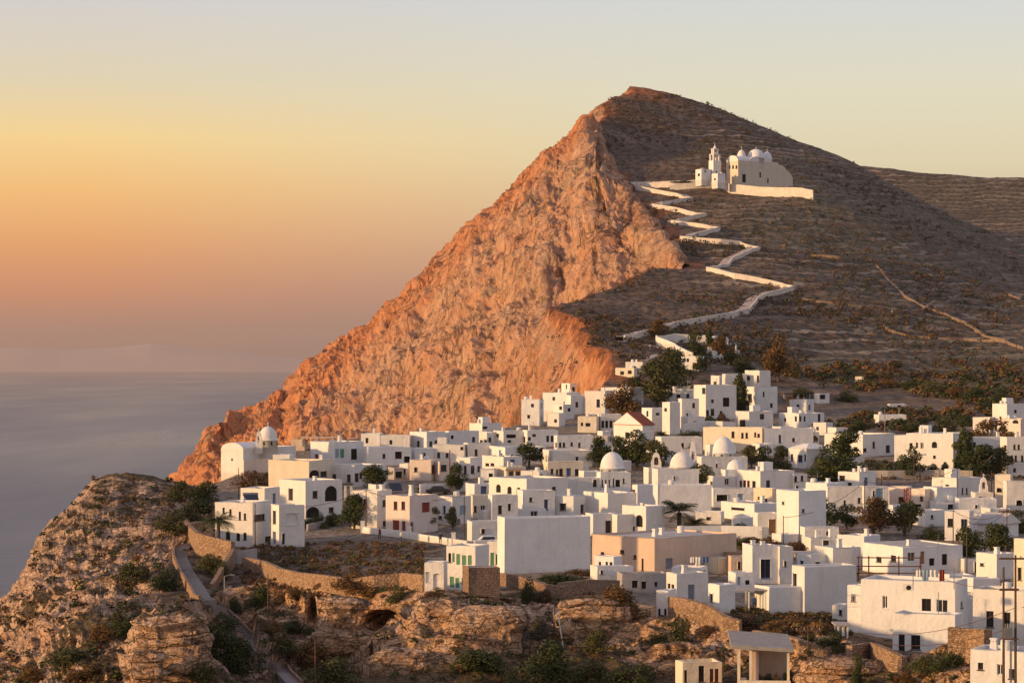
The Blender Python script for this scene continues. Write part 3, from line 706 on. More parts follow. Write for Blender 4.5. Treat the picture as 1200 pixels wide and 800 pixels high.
        if r4[3] < .42 and min(w1, w2) > 5:
            x, y = 1.6 + rnd.random() * (w1 - 4.4), w2 - 2.3; q = MB(); q.box(x, y, zr - .02, x + 1.9, y + 1.7, H + 1.3); q.build('stairhead', M['white'], root, off=(cx, cy, 0))
    ANCH.append((label, xl, xc, xr, yt, yb)); root['_'] = 0; del root['_']
    return root, dict(P=P, phi=phi, w1=w1, w2=w2, H=H, cx=cx, cy=cy, pix=pix, zr=zr)
def ops_of(s):
    out = []
    for t_ in s.split():
        a = t_.split(','); out.append((float(a[0]), float(a[1]), float(a[2]), float(a[3]), a[4]))
    return out
# ------------------------------------------------------------------ the houses: xl xc xr ytop ybase | openings | options | label
HS = '''
252 296 319 589 641 | 262,598,2.5,7,w 270,600,2.5,7,w 281,604,2.5,9,w 287,605,2.5,7,w 304,606,9,7,w 267,628,5,10,a 279,629,4,9,a 287,628,3.5,8,w 314,631,5,6,w | chim=((300,4),) | white two-storey house with slit windows beside the palm, leftmost of the houses
317 327 357 592 641 | 342,608,13,14,l 322,606,4,15,v 322,630,4,14,b 332,631,3,12,d | phi=20 | white cube with a large arched niche, adjoining the house by the palm
282 310 328 572 596 | 300,580,4,5,w | d=352 | low flat-roofed room rising behind the white house by the palm
327 358 401 563 608 | 341,579,5,13,d 369,579,5,8,w 388,578,12,17,a 366,600,13,12,a 388,597,5,6,w | chim=((380,3),) | two-storey white house with a tall dark arch upstairs and a hedge at its foot
315 362 389 540 574 | 366,556,9,10,a 379,555,6,6,w 382,559,3,8,v | mat='cream' | big plain cream block standing between the domed cliff church and the arched house
320 339 345 533 541 | | d=431 found=.5 | small terrace room sitting on the plain cream block
364 392 426 518 546 | 371,536,4,8,r 395,531,4,10,q 401,531,4,10,g 415,532,6,12,v | | white house under a thin roof canopy with three coloured doors, behind the cream block
341 357 361 515 528 | | mat='beige' | small orange-plastered hut at the cliff edge behind the domed church
386 415 453 545 571 | 417,559,4,9,w 423,557,3,6,w | | long white house left of the round dark tree
412 442 459 575 620 | 422,588,4,8,w 428,588,4,7,R 453,589,8,7,w 451,613,4,6,w | | tall white house over the roadside tree, left of the pink house
423 445 449 508 524 | 430,516,3,6,d | | first small cube at the left end of the row along the cliff edge
446 480 483 510 527 | 458,518,3,5,w | | long low cream-lit house, second in the row along the cliff edge
480 500 522 506 527 | 490,520,3,7,w 505,520,3,6,w 511,519,3,6,w | chim=((486,3),) | cube with two dark slit windows, third in the row along the cliff edge
522 526 561 505 525 | 555,515,3,6,d 530,512,3,4,w | phi=20 | blue-shaded wall house with one door, fourth in the row along the cliff edge
550 565 588 496 511 | 568,501,5,3,w | | cream cube standing above the others at the cliff rim
560 576 600 506 523 | 564,518,3,5,w 569,518,2.5,5,w 574,516,3,7,d | | white house with three dark openings below the cream rim cube
578 590 618 505 524 | 582,510,5,4,w 599,511,10,4,v 597,517,4,3,w | phi=25 | shaded house with a wide dark terrace opening near the cliff rim
612 618 654 504 524 | 614,515,3,7,d 620,514,3,4,w 626,510,4,3,w 642,514,3,7,w 647,514,3,7,w | phi=18 | shaded house with two close tall windows, below the outlying upper cluster
425 432 482 524 546 | 467,533,7,8,v 477,538,6,7,v 450,534,3,5,w | phi=15 | wide shaded house with two dark doorways in the second row
480 486 508 525 543 | 497,533,3,5,w | phi=20 | plain shaded cube right of the wide shaded house
507 544 548 521 542 | 514,533,3,6,w 524,533,3,5,w 541,525,3,3,w | | cream-lit house with scratched plaster, behind the tall dark pole
544 548 575 519 541 | 558,530,3,7,w | phi=18 | bluish shaded cube beside the cream-lit house with scratched plaster
573 592 640 524 545 | 635,527,5,5,v 600,535,3,5,w | phi=20 | broad shaded house just left of the bushy garden tree
565 590 612 535 552 | 571,544,4,3,w 577,544,4,3,w | phi=30 | low bluish house with two flat windows above the columned porch
636 648 694 528 548 | 676,538,3,6,w | phi=15 | long shaded roof block left of the great leafy clump
480 505 513 539 563 | 505,550,5,10,r 487,550,3,5,w | mat='pink' | pinkish house with a reddish door at its corner
510 515 537 541 563 | 520,548,6,7,w 530,550,4,6,w | phi=25 mat='pink' | narrow house with one dark square window behind the tall pole
535 551 565 536 561 | 538,550,2,8,w 545,550,3,9,w 551,550,4,9,w 561,549,3,6,w | phi=50 | white house with four tall narrow windows above the parked dark car
563 579 583 549 563 | 575,557,4,5,w | | tiny low cube between the tall-windowed house and the columned porch
582 593 616 547 563 | 599,556,4.5,7,R 607,556,4.5,7,R | mat='cream' | small house with two red windows under a porch beam
611 632 641 552 566 | 632,558,3,5,w | | low cube right of the house with the porch beam
637 642 684 541 561 | 647,552,3,6,B 653,553,2.5,6,w 657.5,553,4,8,w 666.5,553,5,9,b 676,553,4,7,w | phi=15 mat='cream' | neat cream house with blue door and four windows below the trees
468 478 484 543 561 | 474,552,3,6,w | | small white cube behind the round dark tree
452 480 513 581 627 | 463.5,592,4,9,R 472.5,592,4,9,R 464,615,7,11,r 473,616,4,11,r 480,617,3,10,r 485,617,3,9,r 499,594,8,11,r | chim=((470,11),) phi=52 mat='pink' | pink two-storey house with red shutters and doors
511 530 552 582 615 | 521,597,3,9,B 542,597,6,10,q 516,606,4,4,w | | white house with a pale blue door, right neighbour of the pink house
549 554 574 580 607 | 555,596,3,7,w 566,597,5,10,p | phi=18 mat='cream' | narrow cream house wedged between the blue-door house and the porch house
573 577 607 580 613 | 586,597,4,10,d 597,594,3,8,v | phi=15 | white house with a covered porch on thin columns
573 617 666 561 590 | 584,572,5,9,a 597,575,4.5,10,a 607.5,575,4,8,a 649,572,4,4,w | | long house with three dark arched windows in its lit side
606 613 650 575 607 | 640,591,4,12,B 622,585,3,5,w | phi=16 | white house with one blue door at its far right, under leaning solar panels
647 672 686 581 606 | 682,596,4,10,d | | bright cream cube with a dark door in its shaded side
684 712 746 578 606 | | chim=((699,9),) | sunlit plain wall house with a tall bottle-shaped chimney
548 553 592 611 636 | 566,622,4,5,w | phi=15 | low plain house with a sloping parapet in front of the porch house
523 557 573 640 692 | 527,653,3,10,w 531.5,653,2.6,10,g 537,655,4,12,g 544,656,4.5,11,g 550.7,656,4,11,g 529.7,681.5,4.5,12,g 536,682.6,4,11,g 542.7,681,3,8,g | | white house with two rows of green shutters
497 520 524 659 690 | 512,680,8,16,l 500,676,4,12,l 518,679,2.5,10,w | | arched terrace wing left of the green-shuttered house
571 591 594 634 670 | 577,656,4,17,g 583.5,655,5,11,g | | tall narrow bay with green shutters against the huge grey wall
546 549 586 665 697 | | mat='stone' phi=14 parapet=.1 | unplastered brown stone house below the green-shuttered bay
587 591 692 607 673 | | phi=20 parapet=.6 found=4 | huge blank grey-shaded wall building, largest plain wall in the middle
691 695 723 602 628 | | phi=25 | grey-shaded cube just above the peach house
719 723 742 603 628 | | phi=35 | dark-shaded narrow cube left of the arched cube
729 757 779 593 628 | 749,610,7,13,a 741,620.6,5,8,v | chim=((745,2),) | white cube with a single dark arch, beside the fan palm
694 767 863 631 673 | 706,649,3.5,5,w 729,646,4,4,w 753,661,2,13,w 784,660,8,12,y 744,652,3,4,w | mat='beige' phi=47 parapet=.25 chim=((733,6),) | large peach and brown flat-roofed house with a grey door
692 700 742 664 678 | 705,670,3,4,w | phi=20 parapet=.15 d=279 | low white courtyard wall block in front of the peach house
696 719 729 652 670 | 703,661,2.4,6,w 711,661,2.4,6,w 718,662,3,7,w | phi=55 d=283 | small white annex with three slit windows against the peach house
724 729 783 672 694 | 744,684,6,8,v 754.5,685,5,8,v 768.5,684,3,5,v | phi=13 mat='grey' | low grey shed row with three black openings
781 793 830 672 708 | 784,688,2.5,9,w 788.5,689,2.5,9,w 810,695,7,20,y | chim=((789,8),) phi=30 | white house with a tall grey-blue door on the terrace wall
787 822 829 665 682 | 806,674,4,5,w | | flat-roofed block behind the house with the tall grey-blue door
826 840 857 654 672 | | mat='cream' | little cream cube with plain walls behind the terraces
855 857 876 652 674 | 866,662,3,8,w | mat='beige' phi=14 | brown-shaded cube under a thin timber pergola
870 882 912 639 684 | 897,666,11,21,B 897,652,2.5,2.5,w | chim=((898,3),(872,3)) | tall white tower house with a blue balcony door
910 914 929 640 684 | 920,660,3,6,w | phi=25 | bluish shaded wing with a blue balcony, right of the tower house
857 862 884 671 694 | 866,680,3,9,q 876,682,5,5,v | phi=20 | recessed white back room behind the terrace canopy
830 843 862 685 717 | 834,700,3,9,w 846,700,2,5,w | | white cube left of the terrace canopy with a dark potted tree
885 901 945 688 721 | | phi=30 | long blank low wall block right of the terrace canopy
928 943 1004 664 722 | 932,679,3,14,w | phi=28 parapet=.5 | large blank pinkish-shaded building with one slit window on its lit end
955 976 1009 642 668 | 991.5,662,5,3,w | | white cube with a small low window behind the blank pinkish building
934 950 969 650 668 | 940,659,3,5,w 958,660,5,4,v | | small terrace house under an awning left of the low-window cube
982 1012 1032 628 655 | | chim=((1026,6),) | cream end wall of the long porch building
1011 1058 1128 641 676 | 1030,655,4,6,w 1047,654,4,7,w 1068,652,8,10,p 1081,653,4.5,14,t 1107,655,6,12,v 1092,658,6,8,v | phi=32 parapet=.12 chim=((1041,5),) | long low building with a broad grey roof and a dark porch
1107 1136 1141 599 634 | 1113.5,612,5,9,w 1129.5,613.6,5.5,11,B 1122,630,4,8,d | | sunlit house with two tall dark windows, behind a pair of poles
1136 1150 1163 602 624 | 1139.5,612,3,9,w | | pale cube adjoining the sunlit house with two tall windows
1146 1172 1194 613 632 | | roof='gable' rmat='roof' phi=60 | low house with a pale pitched roof above the dark trees
1144 1168 1190 649 680 | 1151,661,3,3,w | | cream block with a stepped parapet left of the paired big poles
1188 1210 1225 632 700 | 1195,672,3,14,w | mat='cream' | tall cream house cut by the right edge of view
1009 1119 1134 682 766 | 1037,705,5,14,p 1085.6,710,9,17,w 1104,711,11,17,p 1127,708,4,7,w | phi=76 parapet=.35 d=238 | large sunlit corner house with two brown-framed double windows
993 1010 1012 686 762 | 1000,700,4,8,w | phi=70 d=243 | left wing of the large sunlit house with a white railing
975 990 994 709 731 | 985,717,3,6,w | | small low cube left of the large sunlit house, above a round bush
1046 1119 1129 721 769 | 1056.6,754,6,22,w 1073,752,9,16,w | phi=76 parapet=.2 d=229 | lower front block of the large sunlit house with a dark glazed door
1140 1200 1212 692 748 | 1160,725,7,18,w 1180,726,6,17,w | phi=76 d=232 | sunlit house with two brown shuttered windows behind the big poles
1120 1139 1160 700 745 | 1127,708,4,7,w | phi=20 d=246 | shaded link wall between the two large sunlit houses
1137 1205 1220 764 832 | 1149,780,5,8,w 1172,784,6,12,p 1186,789,6,11,w | phi=76 d=193 | nearest white building at the bottom right corner
769 783 786 692 733 | 772.6,720,2.5,14,w 779.6,720,2.5,14,w 776,700.6,1.6,1.6,w | phi=70 d=247 found=4 | narrow upright white hut with two slit windows on the cliff top
795 800 846 776 818 | 803,792,3,14,w 822,789,6,18,w 834,791,4,15,R 840,791,4,15,R | phi=15 mat='cream' rmat='concrete' d=212 | small house with a dark grey roof at the foot of the cliff
611 632 637 468 499 | 624,475,3,4,w 619.5,488,3,4,w | | tall cube at the left end of the upper cluster against the orange cliff
636 664 681 460 482 | 649,467,3,4,w | | flat block behind, second from left in the upper cluster
658 668 694 449 470 | 672,456,3,5,w 677,457,3,6,p 686,455,2.5,4,w | | topmost cube of the upper cluster
666 669 687 463 486 | 676,474,3,6,w | phi=30 | shaded middle cube of the upper cluster
648 660 673 474 492 | 657,478,3,4,w 667,480,3,4,w | | small stepped cube in the middle of the upper cluster
641 655 662 484 500 | 651,493,3,4,w | | lowest left cube of the upper cluster
677 699 703 488 507 | 689,497.5,5,4,w 682,497,2.5,4,w | mat='cream' | cream cube with a small wide window, lower centre of the upper cluster
685 709 718 458 486 | 701,472.5,3.5,9,w 712.6,475,5,6,v | | house with a tall dark window, left of the brown-green tree
704 738 754 454 480 | 713,462,3,5,w 727,459,4,4,w | | house behind the brown-green tree with a lit left wall
700 704 728 485 506 | 706,497,3,8,v 711,497,3,8,v 716,497,3,8,v 721,497,3,8,v | phi=15 | low arcade house with four black openings
719 753 766 497 518 | 735,510,4,7,w 745.3,509,2.4,11,w 749,509,2.4,11,w | roof='gableL' rmat='tile' phi=40 | house with a red tiled pitched roof
752 764 797 478 508 | 770.7,485,4,3,w 779,487,3,7,d | phi=30 | white house just right of the red-roofed house
776 785 797 471 509 | 780,480,2.5,4,w | | tall shaded wall behind, above the small white bench
795 799 819 467 502 | 813,475,3,6,w 815,491,4,7,b 806,486,3,4,w | phi=20 | white terrace house below the pavilion with the dark roof
781 812 818 456 473 | 786,462,4,4,w 795,464,4,4,w 806,464,3,5,w | | long lit terrace with three small windows
833 843 850 440 468 | 838,449,3,4,w | | leftmost cube on the crest of the white hillside block
847 850 875 438 472 | 853,460,4,5,w 862,449,3,5,w | phi=20 | middle shaded block on the crest of the white hillside block
873 890 903 434 472 | 877,443,3,5,w 889.5,444,2,8,B 896,455,3,5,w | | highest cube at the right end of the crest
813 827 863 451 492 | 826,458,3,7,w 835,470,3,4,w 851,471,7,10,v 828,484,3,7,w 835,483,4,8,w 817,489,3,6,b 845,484,3,5,w | phi=28 | big three-storey white block with many small windows
873 886 911 453 485 | 879,465,3,7,w 895,462,2,6,B 904,475,3,5,w | | projecting white block with a lit left face, right of the cypress
861 878 906 482 502 | 893,488,5,6,w 870,496,5,8,v | | low white house at the foot of the projecting block
925 945 954 468 485 | 935,476,3,4,w | | small flat house right of the hillside block, beside a brown tree
913 936 966 484 503 | 920,492,2,4,w 932.6,490.6,2,6,w 938,490.6,2.4,6,w 943,490.6,2.4,6,w 960,489.5,3,9,a | | cream-lit house with three slit windows in a row
824 893 897 501 531 | 859,509,3,7,w 870,510,2.5,6,w 875,510,2.5,6,w 885,509,2,5,w 889,510,2.5,4,w | phi=68 mat='cream' | long sunlit cream wall house behind the churches
893 896 953 502 531 | 914,514,3,9,B 930,515,3,4,w | phi=20 | shaded continuation of the long cream wall house
953 968 976 495 510 | 958,502,2.5,4,w | | small cube above the autumn-brown shrub
970 980 994 501 514 | 984,507,3,4,w | | low cube right of the small cube above the autumn-brown shrub
966 1011 1049 509 536 | 1024,521,3,7,w 1013.6,527,4,4,w 1040.6,525.6,5,8,w | | long pinkish-lit wall house before the dark garden trees
924 945 974 526 550 | 928,536,2,8,w 937.7,537,4,8,B 944.5,536,1.6,7,w 960,538,3,6,w | roof='hip' rmat='white' | small house with a low pale hipped roof and a blue window
1048 1062 1065 510 541 | | | narrow set-back left wing of the broad sunlit house
1062 1117 1135 508 555 | 1067.6,522,3,6,w 1074.6,521,2,5,w 1080.5,522,3,7,p 1095,521,5,7,a 1095,535,2.5,3,w | phi=70 chim=((1078,4),(1101,5)) | broad sunlit two-storey house with a balcony and ivy on its corner
1163 1180 1204 473 499 | 1190,482,3,4,w | | highest white house at the right edge, above the orange tree
1140 1160 1167 489 507 | 1150,497,3,4,w | | low white house behind the orange tree
1167 1196 1216 491 517 | 1190,494,5,4,a | mat='pink' | pinkish block with a rounded opening at the right edge
1172 1180 1216 512 558 | 1178,524.6,2.6,6,w 1189,523.5,2.6,5.5,w 1194,523.5,2.6,5.5,w 1186,537,2.6,7,w 1190.5,537,2.6,7,w 1198,537,2.6,7,w 1189,550.5,3,4,w | phi=20 | large bluish-shaded house with paired windows at the right edge
1128 1136 1180 512 548 | 1142,521,3,6,w 1150,524,3,5,w 1160,530,3,5,w | phi=20 | shaded house hidden among the trees right of the ivy corner
1024 1030 1062 486 499 | 1043,494,9,3.4,B | phi=15 | small white outbuilding with a long blue window
1040 1043 1062 473 479 | | phi=15 parapet=.1 | low pale roof far up among the scrub
978 984 994 501 509 | | phi=40 | tiny white cube beside the garden trees
1002 1010 1012 441 450 | 1006,446,2,3,v | mat='cream' | lone yellowish hut on the lower slope
956 960 972 461 473 | 964,465,6,5,v | phi=30 | small open-sided white shelter beyond the last houses
660 664 704 560 583 | 697,566,4,8,d | phi=15 | wide grey-shaded block left of the large domed church
680 684 704 552 566 | | phi=20 | flat cube behind the wide grey-shaded block
741 747 769 568 592 | 743,577,2.5,7,R | phi=30 | grey-shaded house with a red slit window on its edge
765 771 834 568 605 | | phi=12 parapet=.2 | very long blank shaded wall behind the fan palm
650 653 695 510 530 | 651.6,521,2,5,w 656.5,521,2.5,5,w 661,521,2.5,5,w 670,520,2.5,4,w 679,521,2.5,5,w | phi=15 | shaded house with a row of five small windows
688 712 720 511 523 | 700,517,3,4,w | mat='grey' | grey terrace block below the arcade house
757 765 791 528 544 | 780,536,3,4,w | | low shaded house right of the great leafy clump
768 775 823 512 533 | 800,522,3,6,w | phi=15 | shaded wall house with a date palm before it
828 837 864 558 574 | 834,566,2,4,w 832,563,2,4,w | | flat-roofed low house left of the red-windowed house
832 836 883 572 594 | 846,583,12,7,v 868,583,6,9,q | phi=13 | bluish-shaded house with dark goods along its foot
864 891 931 552 578 | 868,567,2.4,8,R 872.5,567,2.6,9,R 877,567,2.4,8,R 883.5,567,3,7,w | | sunlit house with three narrow red windows
926 930 946 555 577 | 932,561,3,6,w 940,560,3,6,w 934,571,3,4,w | phi=25 | small shaded house with three dark windows beside the dark tree clump
883 905 911 572 598 | 889,583,1.6,3,w 897.5,588,3,8,d | mat='cream' phi=60 | rounded cream house with one dark slit door
910 936 968 575 637 | 918,589,2,3,w 941,598,3,4,w | | tall sunlit blank wall house behind the round tree
944 969 990 566 604 | 946,575,2.5,4,w 958,579,2,4,w | | cream-lit wall block left of the lookout room
966 970 1010 570 606 | 1007,586,3,6,w 990,588,2.5,4,w | phi=15 | large pinkish-shaded blank wall under the lookout room
982 1007 1026 553 574 | 987,560,5,6,v 996,567,4,4,w | chim=((1002,3),(1010,3)) | rooftop lookout room with a black window and round parapet
1008 1013 1041 570 596 | 1023.6,578,2.5,6,B 1031,578,8,12,q | phi=18 | light bluish house with a pale blue shutter panel
1038 1062 1069 571 594 | 1056,585,5,6,R | mat='pink' | pink cube with a small dark red window
1066 1084 1094 573 598 | 1080,584,3,5,R 1076,592,6,3,v | mat='pink' | pink cube right of the tall red lattice mast
1082 1098 1122 571 598 | 1106,592,5,3,v | | pinkish-shaded cube with a low hatch, in front of the stepped roof house
1092 1121 1150 560 584 | 1128,575,2,7,w 1133,575,2,7,w 1110,569,3,3,w | chim=((1104,3),) | stepped roof house with two thin chimneys of light
1166 1184 1187 556 594 | 1171,574,5,5,a | mat='cream' | high lit gable with a round opening, near the right edge
1176 1180 1216 564 598 | 1194.6,589,7,6,a | phi=14 | broad shaded wall with a low black arch at the right edge
1120 1124 1168 584 602 | 1144,593,3,3,w | phi=14 | low bluish wall house below the small bell gable
1070 1084 1108 598 617 | 1092,605,3,4,w | | pair of bright white and grey stone walls beside the autumn trees
815 845 849 600 614 | 830,607,4,3,w | | low sunlit roof block right of the fan palm
845 884 913 590 612 | 865,596,12,3,v | phi=40 parapet=.12 | wide stepped terrace roofs below the rounded cream house
884 888 913 601 633 | 905,617,8,17,t | phi=15 | shaded wall house with a large tan gate
939 943 983 618 640 | 970.6,625,5,5,w 955,630,2,3,w | phi=14 | low house with a black square window beneath the round tree
798 819 825 417 435 | 802,421.6,3,4,w 806,422,2.5,4,w 814,428,4,6,r | | small house with reddish door below the walled hill cemetery
733 753 757 424 438 | | | upper lit terrace of the lone house by the cliff path
721 743 753 431 443 | 729,437,4,4,w 738,436,4,4,w | mat='cream' | lone house with a lit terrace at the edge of the orange cliff
790 793 809 446 455 | 797,450,4,4,v 803,450,4,4,v | phi=15 rmat='darkwood' | open pavilion with a dark flat roof above the terraces
826 832 862 521 541 | | phi=20 | shaded nave block under the middle dome of the churches
1034 1040 1066 600 616 | | phi=15 d=372 | low pale wall hidden behind the autumn-coloured trees
700 706 716 505 514 | | phi=30 | tiny whitewashed store below the arcade house
455 462 473 548 562 | 465,556,7,7,v | mat='grey' | dark open garage between the long white house and the pinkish house
432 440 452 568 579 | | auto=True | little white shed between round dark tree and tall white house
546 556 583 567 583 | | auto=True phi=25 | low flat house left of the three-arched house
598 603 628 528 541 | | auto=True phi=20 | shaded cube left of the bushy garden tree
690 700 716 566 578 | | auto=True phi=30 | narrow cube at the left foot of the ribbed dome church
655 664 690 546 560 | | auto=True phi=25 | plain block right of the neat cream house
742 748 766 505 520 | | auto=True phi=25 | shaded cube touching the right side of the red-roofed house
798 806 826 488 505 | | auto=True phi=30 | stepped cube between the terrace house and the three-storey block
862 868 884 503 511 | | phi=20 | low white strip house under the low house of the hillside block
905 915 930 500 512 | | auto=True phi=25 | small cube just below the house with three slit windows
930 940 960 506 520 | | auto=True phi=25 | low house behind the autumn-brown shrub
1088 1098 1128 588 600 | | auto=True phi=20 | low wall house below the pinkish-shaded cube with the hatch
1150 1160 1184 596 610 | | auto=True phi=25 | low shaded house behind the pale pitched roof
1036 1046 1066 592 606 | | auto=True phi=30 | small cube under the light bluish house, behind the golden tree
858 868 890 606 620 | | auto=True phi=25 | pale roof block behind the dark hedge
905 915 935 626 640 | | auto=True phi=30 | low cube in front of the tan gate
1100 1112 1142 674 688 | | auto=True phi=30 | flat terrace block behind the large sunlit house
1128 1140 1172 678 694 | | auto=True phi=30 | flat white roof between the big houses and the stepped cream block
940 950 985 630 648 | | auto=True phi=20 | low block left of the long porch building
743 750 772 612 624 | | auto=True phi=25 | low shaded cube behind the arched cube
600 608 640 596 608 | | auto=True phi=20 | flat roof block on top of the huge grey wall, behind it
560 566 588 598 612 | | auto=True phi=20 | small flat block behind the sloping parapet house
812 818 836 640 652 | | auto=True phi=25 mat='cream' | cream roof room on the far end of the peach house
1118 1130 1160 655 672 | | auto=True phi=30 | low white block behind the tall dark tree
880 890 906 520 534 | | auto=True phi=25 | small cube at the step of the long cream wall
715 722 740 540 552 | | auto=True phi=25 | shaded block hidden behind the ribbed dome
'''
HD = {}
for ln in HS.strip().splitlines():
    a, o, k, lab = [x.strip() for x in ln.split('|')]
    sp = tuple(float(x) for x in a.split()); kw = {}
    # options are key=value tokens; tuples contain no blanks
    for tkn in k.split():
        kk, vv = tkn.split('=', 1); kw[kk] = eval(vv)
    many = len(ops_of(o)) == 0 and False
    HD[lab] = house(sp, lab, ops_of(o), **kw)
# ------------------------------------------------------------------ churches
def to_local(root, p):
    d = Vector(p) - root.location; a = -root.rotation_euler.z
    return Vector((d.x * math.cos(a) - d.y * math.sin(a), d.x * math.sin(a) + d.y * math.cos(a), d.z))
def finial(mb, x, y, z, h):
    mb.box(x - .05, y - .05, z, x + .05, y + .05, z + h); mb.box(x - h * .28, y - .05, z + h * .55, x + h * .28, y + .05, z + h * .55 + .12)
def dome(root, px, yt, yb, rpx, d, mat='white', cross=.8, squash=None):
    p = at(px, yb, d); q = to_local(root, p); r = rpx / F * d; h = (yb - yt) / F * d; mb = MB()
    dh = h * .28; hh = h - dh
    mb.lathe([(r * 1.0, -2.5), (r, dh), (r * 1.05, dh), (r * 1.05, dh + .12), (r * .97, dh + .12)] + [(r * .97 * math.cos(a), dh + .12 + hh * math.sin(a)) for a in [i * math.pi / 2 / 10 for i in range(10)]], n=28)
    o = mb.build('dome', M[mat], root, smooth=True); o.location = q
    if cross:
        c = MB(); finial(c, 0, 0, h, cross); e = c.build('cross', M['white'], o)
    w = MB()
    for k in range(8):
        a = k * math.pi / 4 + .3; ca, sa = math.cos(a), math.sin(a); t_ = .16; R0 = r + .03
        w.add([(ca * R0 - sa * t_, sa * R0 + ca * t_, dh * .1), (ca * R0 + sa * t_, sa * R0 - ca * t_, dh * .1), (ca * R0 + sa * t_, sa * R0 - ca * t_, dh * .8), (ca * R0 - sa * t_, sa * R0 + ca * t_, dh * .8)], [(0, 1, 2, 3)])
    w.build('drum_window', M['void'], o)
    return o
def bell_gable(root, px, yt, yb, wpx, d, two=False):
    """arched bell wall with an opening and a bell"""
    q = to_local(root, at(px, yb, d)); w = wpx / F * d; h = (yb - yt) / F * d; t = .5; mb = MB()
    ow = w * .42; n = 10
    outer = [(-w / 2, -1.0), (w / 2, -1.0), (w / 2, h * .45)] + [(w * .36 * math.cos(a), h * .62 + h * .34 * math.sin(a)) for a in [math.pi * i / n for i in range(n + 1)]] + [(-w / 2, h * .45)]
    inner = [(-ow / 2, h * .3), (ow / 2, h * .3)] + [(ow / 2 * math.cos(a), h * .6 + ow / 2 * math.sin(a)) for a in [math.pi * i / n for i in range(n + 1)]]
    import mathutils
    tri = mathutils.geometry.tessellate_polygon([[Vector((x, 0, z)) for x, z in outer], [Vector((x, 0, z)) for x, z in inner]])
    pts = outer + inner; N = len(pts)
    mb.add([(x, -t / 2, z) for x, z in pts] + [(x, t / 2, z) for x, z in pts], [tuple(f) for f in tri] + [tuple(i + N for i in f) for f in tri])
    for loop in (range(len(outer)), range(len(outer), N)):
        L = list(loop)
        for i in range(len(L)):
            a, b = L[i], L[(i + 1) % len(L)]; mb.add([(pts[a][0], -t / 2, pts[a][1]), (pts[b][0], -t / 2, pts[b][1]), (pts[b][0], t / 2, pts[b][1]), (pts[a][0], t / 2, pts[a][1])], [(0, 1, 2, 3)])
    finial(mb, 0, 0, h * .955, .6)
    o = mb.build('bell_gable', M['white'], root); o.location = q; o.rotation_euler.z = -root.rotation_euler.z
    b = MB(); b.lathe([(.001, h * .66), (ow * .12, h * .65), (ow * .18, h * .5), (ow * .28, h * .42)], n=10); b.build('bell', M['rust'], o, smooth=True)
    return o
def vault(root, K, face='L', rise=1.0, x0=0, x1=None, y0=0, y1=None, mat='white'):
    """half barrel whose round end shows on the L face (axis along X) or on the R face (axis along Y)"""
    w1, w2, H = K['w1'], K['w2'], K['H']; x1 = w1 if x1 is None else x1; y1 = w2 if y1 is None else y1; n = 14; mb = MB(); c = []
    for i in range(n + 1):
        a = math.pi * i / n; c.append((.5 - .5 * math.cos(a), math.sin(a)))
    if face == 'L': A = [(x0 - .02, y0 + (y1 - y0) * s, H - .35 + (rise + .35) * z) for s, z in c]; B = [(x1, y, z) for _, y, z in A]
    else: A = [(x0 + (x1 - x0) * s, y0 - .02, H - .35 + (rise + .35) * z) for s, z in c]; B = [(x, y1, z) for x, _, z in A]
    m = len(A); mb.add(A + B, [(i, i + 1, m + i + 1, m + i) for i in range(m - 1)] + [tuple(range(m)), tuple(range(2 * m - 1, m - 1, -1))])
    return mb.build('vault', M[mat], root, off=(K['cx'], K['cy'], 0))
CH = dict(name='church', cat='church', group='whitewashed churches of the village')
r_, K_ = house((259, 285, 347, 525, 556), 'white church with a single dome standing at the cliff edge, farthest left', ops_of('294,541,4,4,w 309,541,4,4,w 272,538,1.5,2,w'), phi=48, **CH)
vault(r_, K_, 'L', 1.0, x1=K_['w1'] * .45)
dome(r_, 314, 500, 522, 11.5, K_['P'].y + 5, cross=.9); bell_gable(r_, 303.5, 504, 525, 8, K_['P'].y + 2)
r_, K_ = house((699, 704, 739, 553, 582), 'church with the largest ribbed white dome, framed by the dark leafy clump', ops_of('705,566,1.6,8,w 710,566,1.6,8,w 714,566,1.6,8,w 719,565,1.6,9,w 724,566,5,8,v 731,563,2,5,w'), phi=15, **CH)
dome(r_, 717.5, 530, 556, 14.5, K_['P'].y + 6, cross=1.1)
r_, K_ = house((764, 771, 819, 550, 572), 'church with a wide low dome and a slender bell gable on its right', ops_of('790,560,2,4,w'), phi=15, **CH)
dome(r_, 799, 530, 554, 14.5, K_['P'].y + 6, cross=1.0); bell_gable(r_, 812, 516, 552, 9, K_['P'].y + 9)
r_, K_ = house((755, 760, 788, 548, 568), 'small church with a pointed white bell gable beside the dark tree', ops_of('775,558,2,4,d'), phi=20, **CH)
bell_gable(r_, 769, 529, 551, 12, K_['P'].y + 1)
r_, K_ = house((812, 822, 876, 535, 556), 'church with a tall smooth dome in front of the long cream wall', ops_of('856,541,2,4,w 840,545,2,4,w'), phi=18, **CH)
dome(r_, 848, 512, 538, 13.5, K_['P'].y + 5, cross=.5)
r_, K_ = house((845, 850, 890, 551, 573), 'church whose small pinkish dome peeks over the red-windowed house', (), phi=15, **CH)
dome(r_, 862, 539, 554, 10.5, K_['P'].y + 4, cross=.4)
r_, K_ = house((1138, 1143, 1164, 577, 592), 'tiny chapel with an open bell gable, right of the thin poles', ops_of('1149,584,5,5,v'), phi=15, **CH)
bell_gable(r_, 1152.5, 558, 579, 10, K_['P'].y + 1)
M['pathwall'] = mat_flat('worn_whitewash', (.66, .58, .51), .9, .15, .5)
M['creamwhite'] = mat_plaster('creamy_whitewash', (.70, .62, .50))
